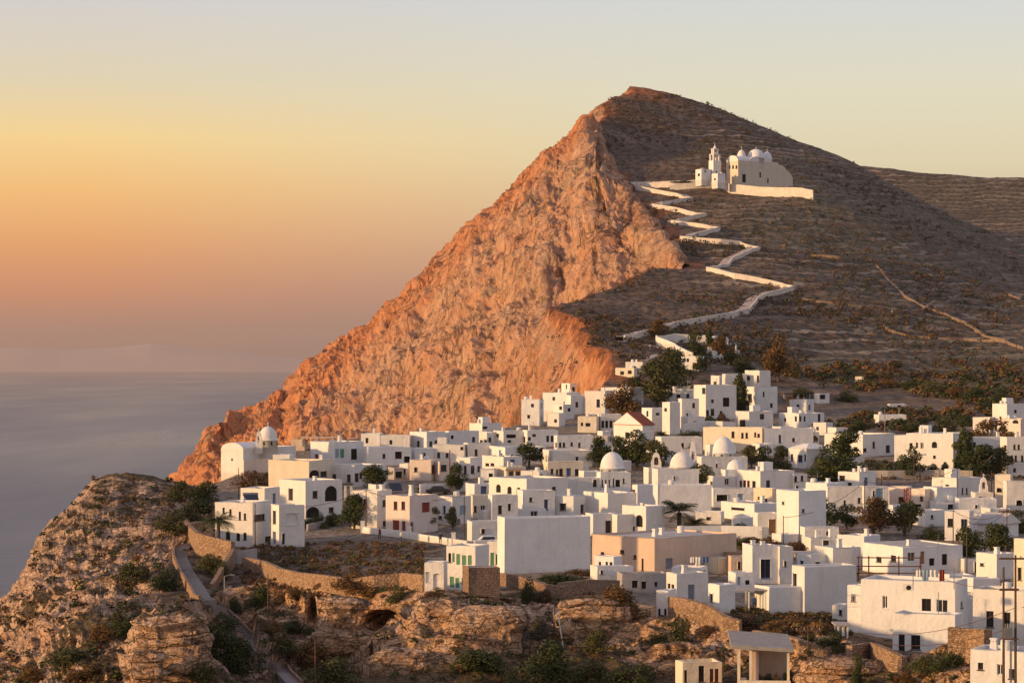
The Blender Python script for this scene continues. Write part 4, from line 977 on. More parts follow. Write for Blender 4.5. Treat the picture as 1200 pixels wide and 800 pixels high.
# the big church on the mountain
D0 = 1056
r_, K_ = house((851, 865, 906, 188, 218), 'big white church with three domes high on the mountain terrace', ops_of('855,196,1.6,4,w 859,196,1.6,4,w 863,196,1.6,4,w 872,209,4,9,v 891,205,2,6,w 900,212,2,5,w'), d=D0, phi=38, mat='creamwhite', **{**CH, 'group': 'mountain church complex'})
vault(r_, K_, 'L', 2.4, x1=K_['w1'] * .35); vault(r_, K_, 'R', 2.4, x0=K_['w1'] * .3, x1=K_['w1'] * .98, y1=K_['w2'] * .7)
dome(r_, 886, 175, 190, 10.5, D0 + 10, cross=1.2); dome(r_, 869, 176, 190, 5.5, D0 + 7, cross=1.8); dome(r_, 899, 178, 191, 6.0, D0 + 14, cross=1.2)
q_ = MB(); w1, w2, H = K_['w1'], K_['w2'], K_['H']
n_ = 36; A_ = []
for i in range(n_ + 1):
    x = 11.2 * i / n_; sc_ = x / 3.74 - math.floor(x / 3.74 - 1e-9); A_.append((w1 + x, (H * .98) * math.cos(x / 11.2 * 1.22) ** .8 + .75 * math.sin(math.pi * min(1, sc_)) ** .6 - .2))
q_.add([(x, .05, z) for x, z in A_] + [(x, w2 * .8, z) for x, z in A_] + [(x, .05, -2.5) for x, z in A_] + [(x, w2 * .8, -2.5) for x, z in A_],
       [(i, i + 1, n_ + 2 + i, n_ + 1 + i) for i in range(n_)] + [(2 * n_ + 2 + i, 2 * n_ + 3 + i, i + 1, i) for i in range(n_)] + [(n_ + 1 + i, n_ + 2 + i, 3 * n_ + 4 + i, 3 * n_ + 3 + i) for i in range(n_)] + [(n_, 3 * n_ + 2, 4 * n_ + 3, 2 * n_ + 1)])
q_.build('side_aisle', M['creamwhite'], r_, off=(K_['cx'], K_['cy'], 0))
r_, K_ = house((830.5, 836, 845, 188, 206), 'tall tiered white bell tower beside the mountain church', (), d=D0 + 2, phi=38, name='bell_tower', cat='bell tower', group='mountain church complex', parapet=.1)
w1, w2, H = K_['w1'], K_['w2'], K_['H']
def tower_tier(inset, z0, z1, cap=False):
    q = MB(); a, b, c, e = inset, inset, w1 - inset, w2 - inset; p = .7
    for x, y in ((a, b), (c - p, b), (c - p, e - p), (a, e - p)): q.box(x, y, z0, x + p, y + p, z1)
    q.box(a - .12, b - .12, z1, c + .12, e + .12, z1 + .3); o = q.build('belfry_stage', M['white'], r_, off=(K_['cx'], K_['cy'], 0))
    b_ = MB(); b_.lathe([(.05, z1 - .3), (.3, z1 - .4), (.5, z1 - 1.1)], (a + c) / 2, (b + e) / 2, 10); b_.build('bell', M['rust'], o, off=(K_['cx'], K_['cy'], 0))
tower_tier(.25, H + .03, H + 2.6); tower_tier(.8, H + 2.93, H + 5.0)
q_ = MB(); q_.lathe([(min(w1, w2) / 2 - .8, H + 5.3), (min(w1, w2) / 2 - 1.1, H + 6.0), (.12, H + 6.9), (.1, H + 7.6)], w1 / 2, w2 / 2, 12); q_.build('cupola', M['white'], r_, off=(K_['cx'], K_['cy'], 0))
house((815, 822, 833, 198, 211), 'small white outbuilding left of the mountain bell tower', ops_of('819,205,2,3,w'), d=D0, phi=38, group='mountain church complex')
house((834, 841, 850, 203, 214), 'low porch block between the mountain church and its bell tower', (), d=D0 - 4, phi=38, group='mountain church complex')

# ------------------------------------------------------------------ walls, paths, stairs
def ground(px, py, which='gf'):
    h = hit(px, py, which); return h[0].copy() if h else None
def wall_line(name, label, pts, h=1.5, t=.4, mat='white', below=1.5, group=None, cat='wall', step=3.0, wob=.05, posts=0, which='gf', htop=None):
    """pts = (px, py) of the foot line in the photo (or 3D vectors); top follows the foot"""
    P = [p if isinstance(p, Vector) else ground(p[0], p[1], which) for p in pts]; P = [p for p in P if p is not None]
    Q = [P[0]]
    for a, b in zip(P, P[1:]):
        n = max(1, int((b - a).length / step))
        for i in range(1, n + 1):
            q = a.lerp(b, i / n)
            if which == 'g' and not isinstance(pts[0], Vector):
                z_ = down(q.x, q.y, which)
                if z_ is not None and abs(z_ - q.z) < 5: q.z = z_
            Q.append(q)
    rnd = random.Random(len(label) * 7 + 1); o0 = Q[0].copy(); mb = MB(); n = len(Q); L = []; Rr = []
    for i, q in enumerate(Q):
        d = (Q[min(i + 1, n - 1)] - Q[max(i - 1, 0)]); d.z = 0; d.normalize(); nn = Vector((-d.y, d.x, 0)) * t / 2
        z = rnd.uniform(-wob, wob); hh = h if htop is None else h + (htop - h) * i / (n - 1)
        L.append((q + nn - o0, z + hh)); Rr.append((q - nn - o0, z + hh))
    vs = []
    for (a, z), (b, _) in zip(L, Rr): vs += [(a.x, a.y, a.z - below), (b.x, b.y, b.z - below), (b.x, b.y, b.z + z), (a.x, a.y, a.z + z)]
    fs = []
    for i in range(n - 1):
        k = 4 * i; fs += [(k, k + 4, k + 7, k + 3), (k + 1, k + 2, k + 6, k + 5), (k + 2, k + 3, k + 7, k + 6)]
    fs += [(0, 3, 2, 1), (4 * n - 4, 4 * n - 3, 4 * n - 2, 4 * n - 1)]
    mb.add(vs, fs)
    if posts:
        root = empty(name, o0); w = mb.build('wall', M[mat], root); acc = 0
        for i in range(0, n, posts):
            q = Q[i] - o0; b = MB(); b.box(-t * .8, -t * .8, -.5, t * .8, t * .8, h + .7); b.box(-t * .95, -t * .95, h + .7, t * .95, t * .95, h + .82); e = b.build('pillar', M[mat], root); e.location = q
        return tag(root, label, cat, group)
    o = mb.build(name, M[mat]); o.location = o0; return tag(o, label, cat, group)
WG = 'white garden walls in the village'
wall_line('garden_wall', 'roadside white wall with pillars in front of the pink house', [(425, 624), (450, 627), (480, 631), (515, 636), (548, 641)], .9, .35, posts=3)
wall_line('garden_wall', 'short grey ramp wall rising toward the house with the arched niche', [(360, 622), (380, 617), (412, 612)], 1.0, .3, 'grey', group=WG)
wall_line('garden_wall', 'low lit wall below the big plain cream block and domed church', [(285, 556), (300, 554), (316, 553)], 2.6, .4, 'pink', group=WG)
wall_line('garden_wall', 'pale garden wall with a low hedge, right of the fan palm', [(800, 633), (845, 632), (893, 633)], 2.0, .4, group=WG)
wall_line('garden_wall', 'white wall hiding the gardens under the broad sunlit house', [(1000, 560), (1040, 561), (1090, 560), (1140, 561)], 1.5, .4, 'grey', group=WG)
wall_line('garden_wall', 'cream courtyard wall near the foot of the long pinkish-lit house', [(966, 545), (990, 546), (1012, 543)], 1.8, .4, group=WG)
wall_line('garden_wall', 'low grey wall above the drop, left of the grey shed row', [(655, 700), (690, 696), (724, 696)], 1.6, .5, 'stone', group='stone walls')
wall_line('garden_wall', 'thin whitewashed wall beside the street behind the pink house', [(492, 578), (520, 577), (548, 575)], 1.6, .4, group=WG)
wall_line('garden_wall', 'white wall with a flower edge beneath the red-roofed house', [(690, 528), (720, 527), (752, 529)], 1.7, .4, group=WG)
wall_line('garden_wall', 'long plain wall under the big three-storey block', [(800, 508), (830, 504), (862, 506)], 2.2, .4, group=WG)
wall_line('retaining_wall', 'tall lit stone retaining wall curving below the palm terrace', [(216, 634), (231, 650), (248, 655), (273, 662)], 3.0, .6, 'drystone', 5, group='stone walls')
wall_line('retaining_wall', 'sloping buttress wall running down from the palm terrace', [(273, 664), (262, 676), (248, 690)], 2.4, .5, 'drystone', 3, group='stone walls', htop=.6)
wall_line('retaining_wall', 'grey shaded wall stub under the two-storey house by the palm', [(274, 660), (288, 660), (300, 658)], 1.7, .5, 'grey', 2, group='stone walls')
wall_line('dry_stone_wall', 'wavy lit stone wall crossing the scrub above the rock face', [(286, 668), (308, 672), (328, 682), (350, 688), (385, 692), (410, 696), (440, 692), (470, 689), (498, 692)], 1.7, .6, 'drystone', 2.5, group='stone walls')
wall_line('retaining_wall', 'orange block wall left of the palm where the stairs begin', [(206, 640), (218, 632), (234, 628)], 2.2, 1.4, 'drystone', 3, group='stone walls')
wall_line('retaining_wall', 'pinkish stone terrace wall below the white house with the grey-blue door', [(786, 720), (808, 724), (832, 732), (850, 744), (868, 750)], 1.9, .6, 'drystone', 4, group='stone walls')
wall_line('retaining_wall', 'curving stone wall above the porch pavilion at lower right', [(884, 752), (915, 756), (940, 764), (965, 771), (995, 770)], 1.1, .6, 'drystone', 3, group='stone walls')
wall_line('retaining_wall', 'brick-coloured stone wall in front of the large sunlit house', [(995, 776), (1020, 772), (1040, 780), (1060, 790)], 1.5, .6, 'drystone', 3, group='stone walls')
wall_line('retaining_wall', 'sunlit masonry wall between the two large sunlit houses', [(1112, 770), (1135, 772), (1158, 773)], 2.6, .8, 'drystone', 3, group='stone walls')
wall_line('retaining_wall', 'stepped stone wall on the brink right of the brown stone house', [(588, 686), (612, 690), (640, 700), (662, 702)], 1.4, .6, 'stone', 3, group='stone walls')
# mountain walls and zigzag path
MG = 'mountain church complex'
wall_line('enclosure_wall', 'long white enclosure wall in front of the mountain church', [(844, 219), (859, 227), (900, 230), (953, 234)], 4.0, .6, 'pathwall', below=3, group=MG, which='g')
wall_line('enclosure_wall', 'white approach wall between the zigzag path top and the church', [(733, 217), (760, 216), (786, 216), (822, 214)], 1.4, .5, 'pathwall', below=1, group=MG, which='g')
wall_line('enclosure_wall', 'lower white terrace wall left of the mountain church', [(785, 222), (815, 221), (843, 219)], 1.8, .5, 'pathwall', below=1, group=MG, which='g')
ZZ = [(725, 399), (745, 394), (762, 390), (784, 382.5), (815, 377), (849, 371), (871, 366), (881, 354), (902, 345), (928, 338), (915, 334.5), (890, 329), (865, 324.5), (834, 317.5), (852, 307), (870, 299), (887, 293), (872, 287.5), (845, 285), (818, 282), (802, 281.5), (820, 275), (840, 269), (815, 265), (787, 261.5), (805, 257), (823, 253), (800, 247.5), (763, 242), (785, 238.5), (807, 235), (799, 230), (775, 225.5), (749, 220.5), (745, 216), (790, 219), (840, 217)]
def ribbon(name, pts, width, mat, z=.12, step=2.0, which='g', wallh=None):
    P = [ground(x, y, which) for x, y in pts]; P = [p for p in P if p is not None]; Q = []
    for a, b in zip(P, P[1:]):
        n = max(1, int((b - a).length / step)); Q += [a.lerp(b, i / n) for i in range(n)]
    Q.append(P[-1]); n = len(Q); E = []
    for i, q in enumerate(Q):
        d = Q[min(i + 1, n - 1)] - Q[max(i - 1, 0)]; d.z = 0
        if d.length < 1e-4: d = Vector((1, 0, 0))
        d.normalize(); nn = Vector((-d.y, d.x, 0)) * width / 2; zz = down(q.x, q.y, which) or q.z
        E.append((q, nn, zz + z))
    # smooth the height
    zs = [e[2] for e in E]; zs = [sum(zs[max(0, i - 2):i + 3]) / len(zs[max(0, i - 2):i + 3]) for i in range(n)]
    mb = MB(); vs = []
    for (q, nn, _), zz in zip(E, zs):
        vs += [(q.x + nn.x, q.y + nn.y, zz), (q.x - nn.x, q.y - nn.y, zz), (q.x + nn.x, q.y + nn.y, zz - 3), (q.x - nn.x, q.y - nn.y, zz - 3)]
    fs = []
    for i in range(n - 1): k = 4 * i; fs += [(k, k + 1, k + 5, k + 4), (k, k + 4, k + 6, k + 2), (k + 1, k + 3, k + 7, k + 5)]
    mb.add(vs, fs); o = mb.build(name, M[mat]); o['kind'] = 'structure'
    return [(e[0], e[1], zz) for e, zz in zip(E, zs)]
M['path'] = mat_flat('worn_stone_path', (.44, .36, .30), .9, .2, .4)

E_ = ribbon('path', ZZ, 3.5, 'path', .9)
pts = []
for q, nn, zz in E_:
    s = -1 if nn.y > 0 else 1       # the side nearer the village
    pts.append(Vector((q.x + s * nn.x * 1.05, q.y + s * nn.y * 1.05, zz)))
def thin(P, m=1.2):
    o = [P[0]]
    for p in P[1:]:
        if (p - o[-1]).length > m: o.append(p)
    return o
segs = [0]; 
wall_line('path_wall', 'whitewashed parapet following every bend of the zigzag mountain path', thin(pts), .45, .5, 'pathwall', below=2.0, group=MG, step=6)
ribbon('path', [(722, 399), (748, 402), (765, 407), (786, 412)], 2.0, 'path', .3)
ribbon('path', [(790, 411), (772, 416), (760, 421), (748, 426)], 2.4, 'path', .3)
# old field walls on the slope
FWG = 'dry-stone field walls on the hillside'
M['fieldwall'] = mat_flat('field_stone', (.24, .17, .125), .95, .3, .8)
for lab, pp in (('straight field wall slanting down the slope to the right edge', [(1027, 312), (1045, 333), (1060, 348), (1085, 362), (1110, 370), (1135, 382), (1160, 396), (1200, 410)]),
                ('field wall forming the upper side of the oval plot', [(1085, 362), (1110, 355), (1125, 346), (1150, 343), (1180, 345), (1196, 352)]),
                ('field wall forming the lower side of the oval plot', [(1096, 362), (1130, 366), (1165, 368), (1198, 370)]),
                ('short level field wall left of the slanting one', [(1045, 366), (1065, 367), (1085, 362)]),
                ('curved field wall below the level one, left', [(1036, 384), (1048, 390), (1062, 394), (1090, 397)]),
                ('lowest straight field wall above the belt of bushes', [(1100, 398), (1130, 399), (1180, 402)]),
                ('faint long terrace wall below the mountain church', [(960, 262), (1000, 266), (1050, 268), (1100, 275)]),
                ('terrace wall on the slope between path and right edge', [(950, 300), (985, 303), (1030, 306), (1080, 312)]),
                ('terrace wall nearest the lowest path corner', [(940, 352), (975, 356), (1010, 360)])):
    wall_line('field_wall', lab, pp, .75, .7, 'fieldwall', 1, FWG, 'wall', 4, .2, which='g')
# cemetery walls
CG = 'walled cemetery'
wall_line('cemetery_wall', 'sunlit left wall of the walled hill cemetery', [(769, 404), (780, 408), (792, 413)], 2.6, .4, group=CG, which='g')
wall_line('cemetery_wall', 'back wall of the walled hill cemetery', [(769, 403), (790, 401), (808, 402), (828, 403)], 2.6, .4, group=CG, which='g')
wall_line('cemetery_wall', 'shaded front wall of the walled hill cemetery', [(792, 413), (803, 419), (812, 423)], 2.4, .4, group=CG, which='g')
house((834, 836, 841, 396, 408), 'small pointed white chapel in the hill cemetery', (), roof='gable', rmat='white', phi=25, name='chapel', cat='chapel', group=CG)
for i, (px, py, lab) in enumerate(((832, 414, 'white marble tomb nearest the pointed cemetery chapel'), (838, 419, 'white marble tomb in the middle of the cemetery slope'), (846, 424, 'white marble tomb lowest on the cemetery slope'), (853, 404, 'white marble tomb at the right end of the cemetery'), (864, 413, 'white marble tomb standing apart under the right bush'))):
    p = ground(px, py, 'g'); q = MB(); q.box(-1.0, -.6, -.5, 1.0, .6, .7); q.box(-.8, .25, .7, .8, .45, 1.9); q.prism([(-.6, .27), (.6, .27), (.6, .43), (-.6, .43)], 1.9, 2.3, top=[(-.1, .27), (.1, .27), (.1, .43), (-.1, .43)])
    o = q.build('tomb', M['white']); o.location = p; o.rotation_euler.z = .3 * i; tag(o, lab, 'tomb', CG)
# stairs descending from the village at the left
def stairs(name, pts, width, which='fhg', wall=True):
    P = [ground(x, y, which) for x, y in pts]; P = [p for p in P if p is not None]; Q = []
    for a, b in zip(P, P[1:]):
        n = max(1, int((b - a).length / .45)); Q += [a.lerp(b, i / n) for i in range(n)]
    Q.append(P[-1]); mb = MB(); n = len(Q); zs = [q.z for q in Q]
    zs = [sum(zs[max(0, i - 4):i + 5]) / len(zs[max(0, i - 4):i + 5]) for i in range(n)]
    side = []
    for i, q in enumerate(Q[:-1]):
        d = Q[min(i + 2, n - 1)] - Q[max(i - 2, 0)]; d.z = 0; d.normalize(); nn = Vector((-d.y, d.x, 0)) * width / 2; e = d * .26
        c = [q - e + nn, q - e - nn, q + e - nn, q + e + nn]
        z = zs[i] + .35
        mb.add([(v.x, v.y, z - 1.5) for v in c] + [(v.x, v.y, z) for v in c], [(4, 5, 6, 7), (0, 1, 5, 4), (1, 2, 6, 5), (2, 3, 7, 6), (3, 0, 4, 7)])
        side.append((Vector((q.x, q.y, z)), nn))
    o = mb.build(name, M['path2']); o['kind'] = 'structure'; return side
M['path2'] = mat_flat('grey_step_stone', (.23, .19, .17), .9, .25, 1.5)
sd1 = stairs('stone_stairs', [(219, 640), (212, 647), (212, 656), (217, 668), (224, 680), (232, 692), (238, 703), (246, 708)], 1.7)
wall_line('stair_wall', 'low lit wall along the outer side of the curving stone stairs', thin([p - nn * 1.15 for p, nn in sd1], .8), .45, .3, 'drystone', 1.2, group='stone walls')
sd2 = stairs('footpath', [(246, 708), (262, 718), (275, 735), (292, 752), (310, 770), (330, 790), (345, 806)], 1.2)
wall_line('stair_wall', 'dark rail-like kerb beside the footpath falling to the bottom edge', thin([p + nn * 1.2 for p, nn in sd2], .8), .35, .25, 'stone', 1, group='stone walls')
# ------------------------------------------------------------------ vegetation
def mat_leaf(name, c1, c2):
    t = NT(name); oi = t.n.new('ShaderNodeObjectInfo'); ge = t.n.new('ShaderNodeNewGeometry')
    r = ge.outputs['Random Per Island']
    c = t.ramp(r, [(0, c1), (1, c2)])
    c = t.mix(1.0, c, t.ramp(oi.outputs['Random'], [(0, (.75, .78, .75)), (.5, (1.05, 1, .9)), (1, (1.2, 1.1, 1))]), 'MULTIPLY')
    t.b.inputs['Roughness'].default_value = .75; return t.base(c)
M['leaf_dark'] = mat_leaf('leaf_dark', (.022, .034, .012), (.07, .085, .028)); M['leaf_olive'] = mat_leaf('leaf_olive', (.05, .055, .02), (.12, .115, .045))
M['leaf_brown'] = mat_leaf('leaf_brown', (.075, .045, .018), (.21, .115, .042)); M['leaf_grey'] = mat_leaf('leaf_grey', (.07, .065, .05), (.16, .14, .11)); M['leaf_dry'] = mat_leaf('leaf_dry', (.07, .042, .025), (.16, .095, .055))
M['bark'] = mat_flat('bark', (.12, .085, .06), .95, .3, 4)
def leaf_cloud(rnd, n, lobes, size, flat=1.0):
    """leaf quads spread through lumpy lobes. lobes = [(x,y,z,rx,ry,rz)]"""
    V = []; Fc = []; wts = [l[3] * l[4] * l[5] for l in lobes]; tot = sum(wts)
    for l, w in zip(lobes, wts):
        m = max(6, int(n * w / tot))
        for _ in range(m):
            a = rnd.uniform(0, 2 * math.pi); cz = rnd.uniform(-.75, 1); s = math.sqrt(1 - cz * cz); rr = rnd.uniform(.35, 1.0) ** .5 * (1 + rnd.gauss(0, .07))
            d = Vector((s * math.cos(a), s * math.sin(a), cz)); c = Vector((l[0] + d.x * l[3] * rr, l[1] + d.y * l[4] * rr, l[2] + d.z * l[5] * rr))
            nrm = (d + Vector((rnd.gauss(0, .6), rnd.gauss(0, .6), rnd.gauss(0, .6)))).normalized(); u = nrm.orthogonal().normalized(); v = nrm.cross(u); ang = rnd.uniform(0, 3.14)
            u, v = u * math.cos(ang) + v * math.sin(ang), v * math.cos(ang) - u * math.sin(ang); sz = size * rnd.uniform(.6, 1.35)
            k = len(V); V += [c - u * sz, c + v * sz * .55, c + u * sz, c - v * sz * .55]; Fc.append((k, k + 1, k + 2, k + 3))
    return V, Fc
def crown_mesh(name, seed, kind):
    rnd = random.Random(seed); L = []
    if kind == 'round':
        for _ in range(17):
            a = rnd.uniform(0, 6.28); r = rnd.uniform(.0, .34); L.append((r * math.cos(a), r * math.sin(a), rnd.uniform(.2, .95 - r * .9), rnd.uniform(.13, .23), rnd.uniform(.13, .23), rnd.uniform(.12, .2)))
        n, sz = 3000, .030
    elif kind == 'mound':
        for _ in range(17):
            a = rnd.uniform(0, 6.28); r = rnd.uniform(.0, .4); L.append((r * math.cos(a), r * math.sin(a), rnd.uniform(.1, .85 - r), rnd.uniform(.13, .22), rnd.uniform(.13, .22), rnd.uniform(.18, .3)))
        n, sz = 3000, .030
    elif kind == 'column':
        for i in range(9):
            z = .08 + i * .105; w = .46 * math.sin(min(1, (1.08 - z) * 2.0) * 1.57) * rnd.uniform(.8, 1.1); L.append((rnd.uniform(-.08, .08), rnd.uniform(-.08, .08), z, w, w, .13))
        n, sz = 2400, .05
    V, Fc = leaf_cloud(rnd, n, L, sz)
    if kind == 'column': V = [Vector((v.x, v.y, v.z)) for v in V]
    me = bpy.data.meshes.new(name); me.from_pydata(V, [], Fc); return me
CR = {k: [crown_mesh('crown_' + k, s * 31 + 3, k) for s in range(5)] for k in ('round', 'mound', 'column')}
_mc = {}
def crown_with(kind, i, mat):
    key = (kind, i % 5, mat)
    if key not in _mc: me = CR[kind][i % 5].copy(); me.materials.append(M[mat]); _mc[key] = me
    return _mc[key]
TN = [0]
def tree(px, py, w, h, kind, mat, label, group='trees between the houses', name=None, d=None, which='gfh'):
    """px = centre, py = foot, w/h = crown size in photo pixels"""
    TN[0] += 1; i = TN[0]; rnd = random.Random(i)
    p = at(px, py, d) if d else ground(px, py, which)
    if p is None: return
    k_ = 1.3 if kind == 'round' else 1.15
    W_m = w / F * p.y * k_; H_m = h / F * p.y * (1.15 if kind == 'round' else 1.1)
    shrub = kind == 'mound'
    nm = name or ('bush' if shrub else ('cypress_tree' if kind == 'column' else 'broadleaf_tree'))
    root = empty(nm, p, rnd.uniform(0, 6.28)); tag(root, label, 'bush' if shrub else 'tree', group)
    o = bpy.data.objects.new('crown', crown_with(kind, i, mat)); COL.objects.link(o); o.parent = root
    o.scale = (W_m * 1.1, W_m * 1.1, H_m * 1.08); o.location.z = -.1 * H_m if shrub else 0
    mb = MB(); r = max(.08, W_m * .03); tz = H_m * (.45 if not shrub else .3); tp = Vector((rnd.uniform(-.05, .05) * W_m, rnd.uniform(-.05, .05) * W_m, tz))
    mb.tube((0, 0, -.4), tp, r * 1.3, r * .8, 7)
    for k in range(5):
        a = k * 1.26 + rnd.uniform(-.3, .3); mb.tube(tp * .92, (math.cos(a) * W_m * .3, math.sin(a) * W_m * .3, H_m * rnd.uniform(.55, .8)), r * .7, r * .25, 5)
    mb.build('trunk', M['bark'], root)
def palm(px, py, w, hcrown, htrunk, label, d=None, fan=False):
    p = at(px, py, d) if d else ground(px, py); rnd = random.Random(int(px)); sc = p.y / F; R0 = w * sc / 2; hz = htrunk * sc
    root = empty('palm_tree', p); tag(root, label, 'palm tree', 'palms of the village'); mb = MB(); r = max(.18, R0 * .09)
    for k in range(6): mb.tube((0, 0, -.5 + (hz + .5) * k / 6), (0, 0, -.5 + (hz + .5) * (k + 1) / 6), r * 1.1, r * .9, 9)
    mb.build('trunk', M['bark'], root); fb = MB()
    for k in range(46):
        a = rnd.uniform(0, 6.28); up = rnd.uniform(-.1, 1.35); L = R0 * rnd.uniform(.8, 1.1); pts = []
        for i in range(9):
            t = i / 8; rr = L * t * math.cos(up * (1 - t * .3)) ; z = hz + L * (math.sin(up) * t * 1.0 - t * t * .5); pts.append(Vector((rr * math.cos(a), rr * math.sin(a), z)))
        sd = Vector((-math.sin(a), math.cos(a), 0))
        for i in range(1, 8):
            for s in (-1, 1):
                b = pts[i]; dr = (pts[i + 1] - pts[i]); lw = L * .30 * math.sin(math.pi * (i + .6) / 9)
                for q in (0, .5):
                    c0 = b + dr * q; fb.add([c0, c0 + dr * .28, c0 + sd * s * lw + dr * .9 + Vector((0, 0, -lw * .4))], [(0, 1, 2)])
        for i in range(8): fb.add([pts[i] - sd * .03, pts[i] + sd * .03, pts[i + 1] + sd * .02, pts[i + 1] - sd * .02], [(0, 1, 2, 3)])
    fb.build('crown', M['leaf_dark'], root)
palm(256, 636, 46, 20, 26, 'bushy date palm on the terrace in front of the leftmost two-storey house', d=318)
palm(796, 624, 58, 20, 24, 'big fan palm in the shade of the very long blank wall')
palm(814, 626, 36, 12, 12, 'smaller drooping palm touching the big fan palm')
palm(774, 518, 22, 8, 8, 'small palm below the white house right of the red-roofed house')
palm(726, 528, 16, 8, 14, 'thin palm standing directly left of the red-roofed house')
palm(807, 532, 14, 8, 10, 'date palm before the shaded wall house')
